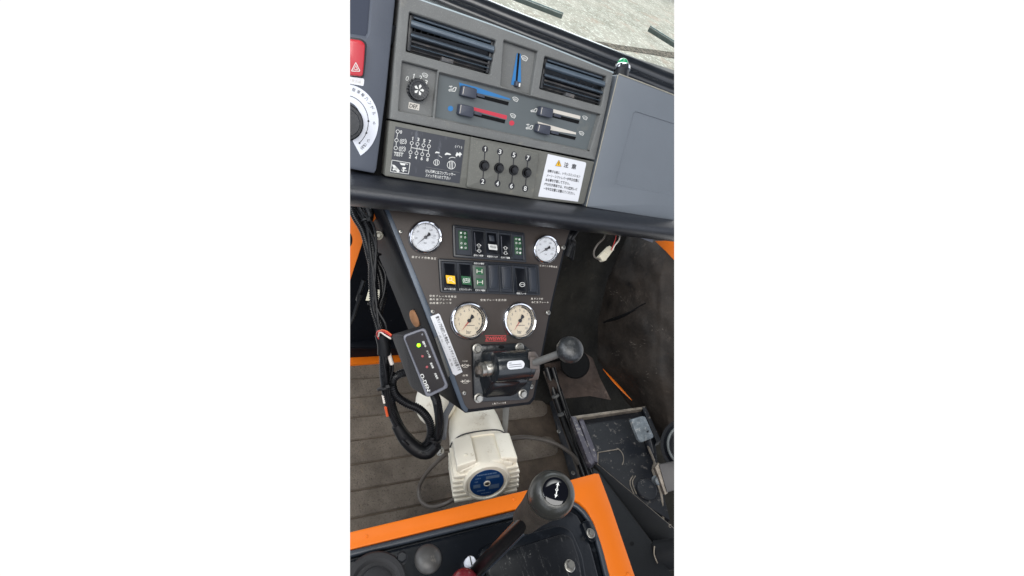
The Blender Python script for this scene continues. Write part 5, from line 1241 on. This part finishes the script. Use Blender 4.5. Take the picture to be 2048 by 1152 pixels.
cyl(mb, W(1312, 1112, .99), W(1420, 1098, .95), .030, 28, 'slate', .003); mb.build('cross_tube', t2)
mb = MB('worn'); tube(mb, path([(1309, 1092, .965), (1308, 1108, .96), (1316, 1130, .955), (1320, 1150, .955), (1316, 1175, .95)]), .0016, 8); mb.build('worn_seam', t2)
mb = MB('dark'); disc(mb, S1, (1264, 1087), 4, .0006, 'dark'); oring(mb, S2, (1341, 1052), 3.4, 1, .0006, 'worn', a0=60, a1=300); mb.build('hole', t2)

# ------------------------------------------------------------------ tunnel cover, orange frame
t = thing('tunnel_surround', 'bright orange painted frame round the black gear lever tray', 'frame', TUN.P(1030, 1000))
mb = MB('orange')
outer = [(560, 1101), (700, 1064), (1030, 985.5), (1136, 961), (1190, 946.5), (1198, 947), (1221, 1008), (1270, 1152), (1320, 1310), (1272, 1310), (1220, 1152), (1203, 1090), (1188, 1046), (1173, 1019), (1160, 1005), (1146, 998), (1120, 997), (1030, 1018), (700, 1099), (560, 1133)]
slab(mb, TUN, outer, -.05, .004, .0016); mb.build('frame_sheet', t)
for x, y in [(733, 1072.5), (1028, 998), (1256, 1149)]:
    mb = MB('orange'); screw(mb, TUN, x, y, 3.2, 'orange', h=.004, cross=False); mb.build('screw', t)
mb = MB('side'); slab(mb, TUN, [(540, 1105), (1192, 950), (1196, 952), (1330, 1330), (540, 1330)], -.44, -.055, 0, bottom=False); 
tag(mb.build('tunnel_casing'), 'black casing of the tunnel below the orange frame', 'casing')
t = thing('lever_tray', 'glossy black pressed steel tray inside the orange frame', 'tray', TUN.P(940, 1100))
mb = MB('tray'); slab(mb, TUN, [(540, 1135), (700, 1096), (1030, 1015), (1120, 994), (1150, 996), (1176, 1018), (1192, 1048), (1210, 1100), (1224, 1152), (1270, 1310), (540, 1310)], -.02, -.006, 0); mb.build('sheet', t)
mb = MB('gasket')
tube(mb, [TUN.P(x, y, -.001) for x, y in [(540, 1146), (700, 1108), (860, 1069), (1030, 1028), (1110, 1008), (1140, 1006), (1166, 1024), (1184, 1054), (1200, 1100), (1213, 1152), (1240, 1240)]], .0052, 12, step=.01); mb.build('gasket', t)
# raised pressing with rounded corner, and the lower hatch
mb = MB('tray'); pr_ = [(540, 1157), (700, 1119), (860, 1080), (1030, 1038), (1100, 1021), (1134, 1017), (1155, 1030), (1172, 1060), (1187, 1110), (1200, 1160), (1230, 1260), (540, 1260)]
slab(mb, TUN, pr_, -.008, .004, .004); mb.build('pressing', t)
mb = MB('tray'); hp = rp([(960, 1094), (1121, 1048), (1144, 1060), (1166, 1110), (1192, 1260), (930, 1260)], [14, 16, 12, 10, 0, 0])
slab(mb, TUN, hp, .003, .0105, .004); HT = mb.build('hatch_surround', t)
mb = MB('hatch'); slab(mb, TUN, rp([(975, 1113), (1127, 1066), (1145, 1074), (1160, 1118), (1180, 1260), (960, 1260)], [16, 12, 12, 10, 0, 0]), .008, .0175, .004); mb.build('hatch', t)
mb = MB('tray'); slab(mb, TUN, rp([(1163, 1044), (1175, 1039), (1181, 1043), (1193, 1078), (1187, 1085), (1177, 1080)], 6), .004, .008, .002); mb.build('nut_boss', t)
mb = MB('steel'); hexhead(mb, TUN.P(1181, 1067, .008), V((0, 0, 1)), .0062, .007, 'steel', .4); mb.build('nut', t)
mb = MB('steel'); hexhead(mb, TUN.P(1139, 1132, .0175), V((0, 0, 1)), .0072, .009, 'steel', .9); mb.build('bolt', t)
mb = MB('black'); hexhead(mb, TUN.P(802, 1117, .004), V((0, 0, 1)), .0075, .009, 'black', .9); mb.build('bolt', t, 'black painted bolt')
mb = MB('dome'); c = TUN.P(856, 1118, .004); lathe(mb, c, V((0, 0, 1)), V((1, 0, 0)), V((0, 1, 0)), [(.0215, 0), (.0215, .002), (.0200, .0045), (.0155, .0085), (.008, .011), (.0001, .012)], 40); mb.build('rubber_plug', t)
mb = MB('boxgrey'); c = TUN.P(750, 1174, .004); lathe(mb, c, V((0, 0, 1)), V((1, 0, 0)), V((0, 1, 0)), [(.046, 0), (.046, .006), (.043, .009), (.036, .009), (.031, .005), (.025, .005), (.023, .012), (.018, .014), (.0001, .014)], 56); mb.build('round_cap', t)
K['wscrew'] = mat('white_plastic_screw', c8(225, 228, 235), .4)
mb = MB('wscrew'); c = TUN.P(938, 1127, .004); lathe(mb, c, V((0, 0, 1)), V((1, 0, 0)), V((0, 1, 0)), [(.0085, 0), (.0085, .010), (.0075, .0115), (.0001, .0115)], 28)
hull(mb, [c + V((x, y, z)) for x in (-.0008, .0008) for y in (-.0075, .0075) for z in (.0112, .0119)], 0, 1, 'dark'); mb.build('slotted_plug', t)
# gear lever
t = thing('gear_lever', 'long black lever with a big grey knob marked by a white arrow', 'lever', TUN.P(945, 1150, .01))
base = TUN.P(943, 1150, .005); kc = W(1101, 990, .56)
A = (kc - base).normalized()
mb = MB('rod'); cyl(mb, base - A * .02, kc - A * .03, .0098, 24, 'rod', .001); mb.build('rod', t)
s0 = W(1048, 1042, .625); dA = (W(1092, 998, .575) - s0)
mb = MB('boot'); rod(mb, s0, s0 + dA, [(.0165, 0), (.0185, .08), (.0205, .5), (.0235, .8), (.026, 1)], 36); mb.build('sleeve', t)
tipd = (W(1117, 975, .52) - W(1098, 992, .565)).normalized(); KA, KU, KQ = basis(tipd)
kc = W(1102, 990, .565)
mb = MB('leverknob'); r = .0285
lathe(mb, kc, KA, KU, KQ, [(.020, -.016), (.026, -.010), (r, -.004), (r * 1.01, .0), (r * .985, .0015), (r, .003), (r * .99, .009), (r * .93, .016), (r * .80, .0225), (r * .62, .026), (r * .565, .0262), (r * .556, .0252), (.001, .0252)], 64); mb.build('knob', t)
mb = MB('glosscap'); lathe(mb, kc, KA, KU, KQ, [(r * .552, .0245), (r * .55, .0262), (r * .45, .0272), (r * .2, .0278), (.0001, .028)], 48)
KP = Plane(kc + KA * .0285, KU, KQ); 
P1 = (1116, 963.5); P2 = (1111.5, 996)
for a, b_ in [(P1, P2)]: line(mb, KP, (1115, 970), (1112.4, 989), 2.1, 0, 'white')
decal(mb, KP, [(1116.6, 964), (1118.7, 971), (1115.2, 970), (1111.6, 970)], 0, 'white'); decal(mb, KP, [(1110.6, 996), (1109.2, 988.5), (1112.4, 989.6), (1116, 989.6)], 0, 'white')
oring(mb, KP, (1113.7, 979.5), 2.9, 2.8, 0.0, 'white', n=18); disc(mb, KP, (1113.7, 979), 1.2, .0003, 'ink')
mb.build('cap', t)
mb = MB('maroon'); c = TUN.P(929, 1168, .035); ball(mb, c, .0215, 'maroon', 36, flat=.95)
cyl(mb, c - V((0, 0, .06)), c, .006, 12, 'rod')
tag(mb.build('red_knob'), 'maroon ball knob at the foot of the long black lever', 'knob')
mb = MB('alu'); a = TUN.P(950, 1154, .012); b_ = W(1035, 1072, .66); tube(mb, [a + V((.012, 0, 0)), (a + b_) / 2 + V((.012, 0, 0)), b_ + V((.01, 0, 0))], .0016, 8, 'gasket')
tag(mb.build('return_spring'), 'thin dark rod lying alongside the long lever', 'rod')

# ------------------------------------------------------------------ the cutaway: the model ends in two upright section faces at the sides
bpy.context.view_layer.update()
nl = M3 @ V((1, 0, (700 - 1024) / F)); nr = M3 @ V((-1, 0, -(1348.5 - 1024) / F))
nl.normalize(); nr.normalize()
for o in [o for o in bpy.data.objects if o.type == 'MESH']:
    mw = o.matrix_world; inv = mw.inverted()
    vs_ = [mw @ v.co for v in o.data.vertices]
    todo = [(n) for n in (nl, nr) if any((v - CAM).dot(n) < 0 for v in vs_)]
    if not todo: continue
    b = bmesh.new(); b.from_mesh(o.data)
    for n in todo:
        co = inv @ CAM; no = (inv.to_3x3() @ n).normalized()
        r_ = bmesh.ops.bisect_plane(b, geom=b.verts[:] + b.edges[:] + b.faces[:], plane_co=co, plane_no=no, clear_inner=True)
        ce = [e for e in r_['geom_cut'] if isinstance(e, bmesh.types.BMEdge) and e.is_valid and len(e.link_faces) == 1]
        if ce:
            try: bmesh.ops.triangle_fill(b, use_beauty=True, use_dissolve=False, edges=ce)
            except Exception: pass
    if len(b.faces) == 0:
        b.free(); print('EMPTY', o.name); bpy.data.objects.remove(o); continue
    b.to_mesh(o.data); b.free()
for o in bpy.data.objects:
    if 'o_' in o: del o['o_']
for o in [o for o in bpy.data.objects if o.type == 'EMPTY' and not o.children]: bpy.data.objects.remove(o)
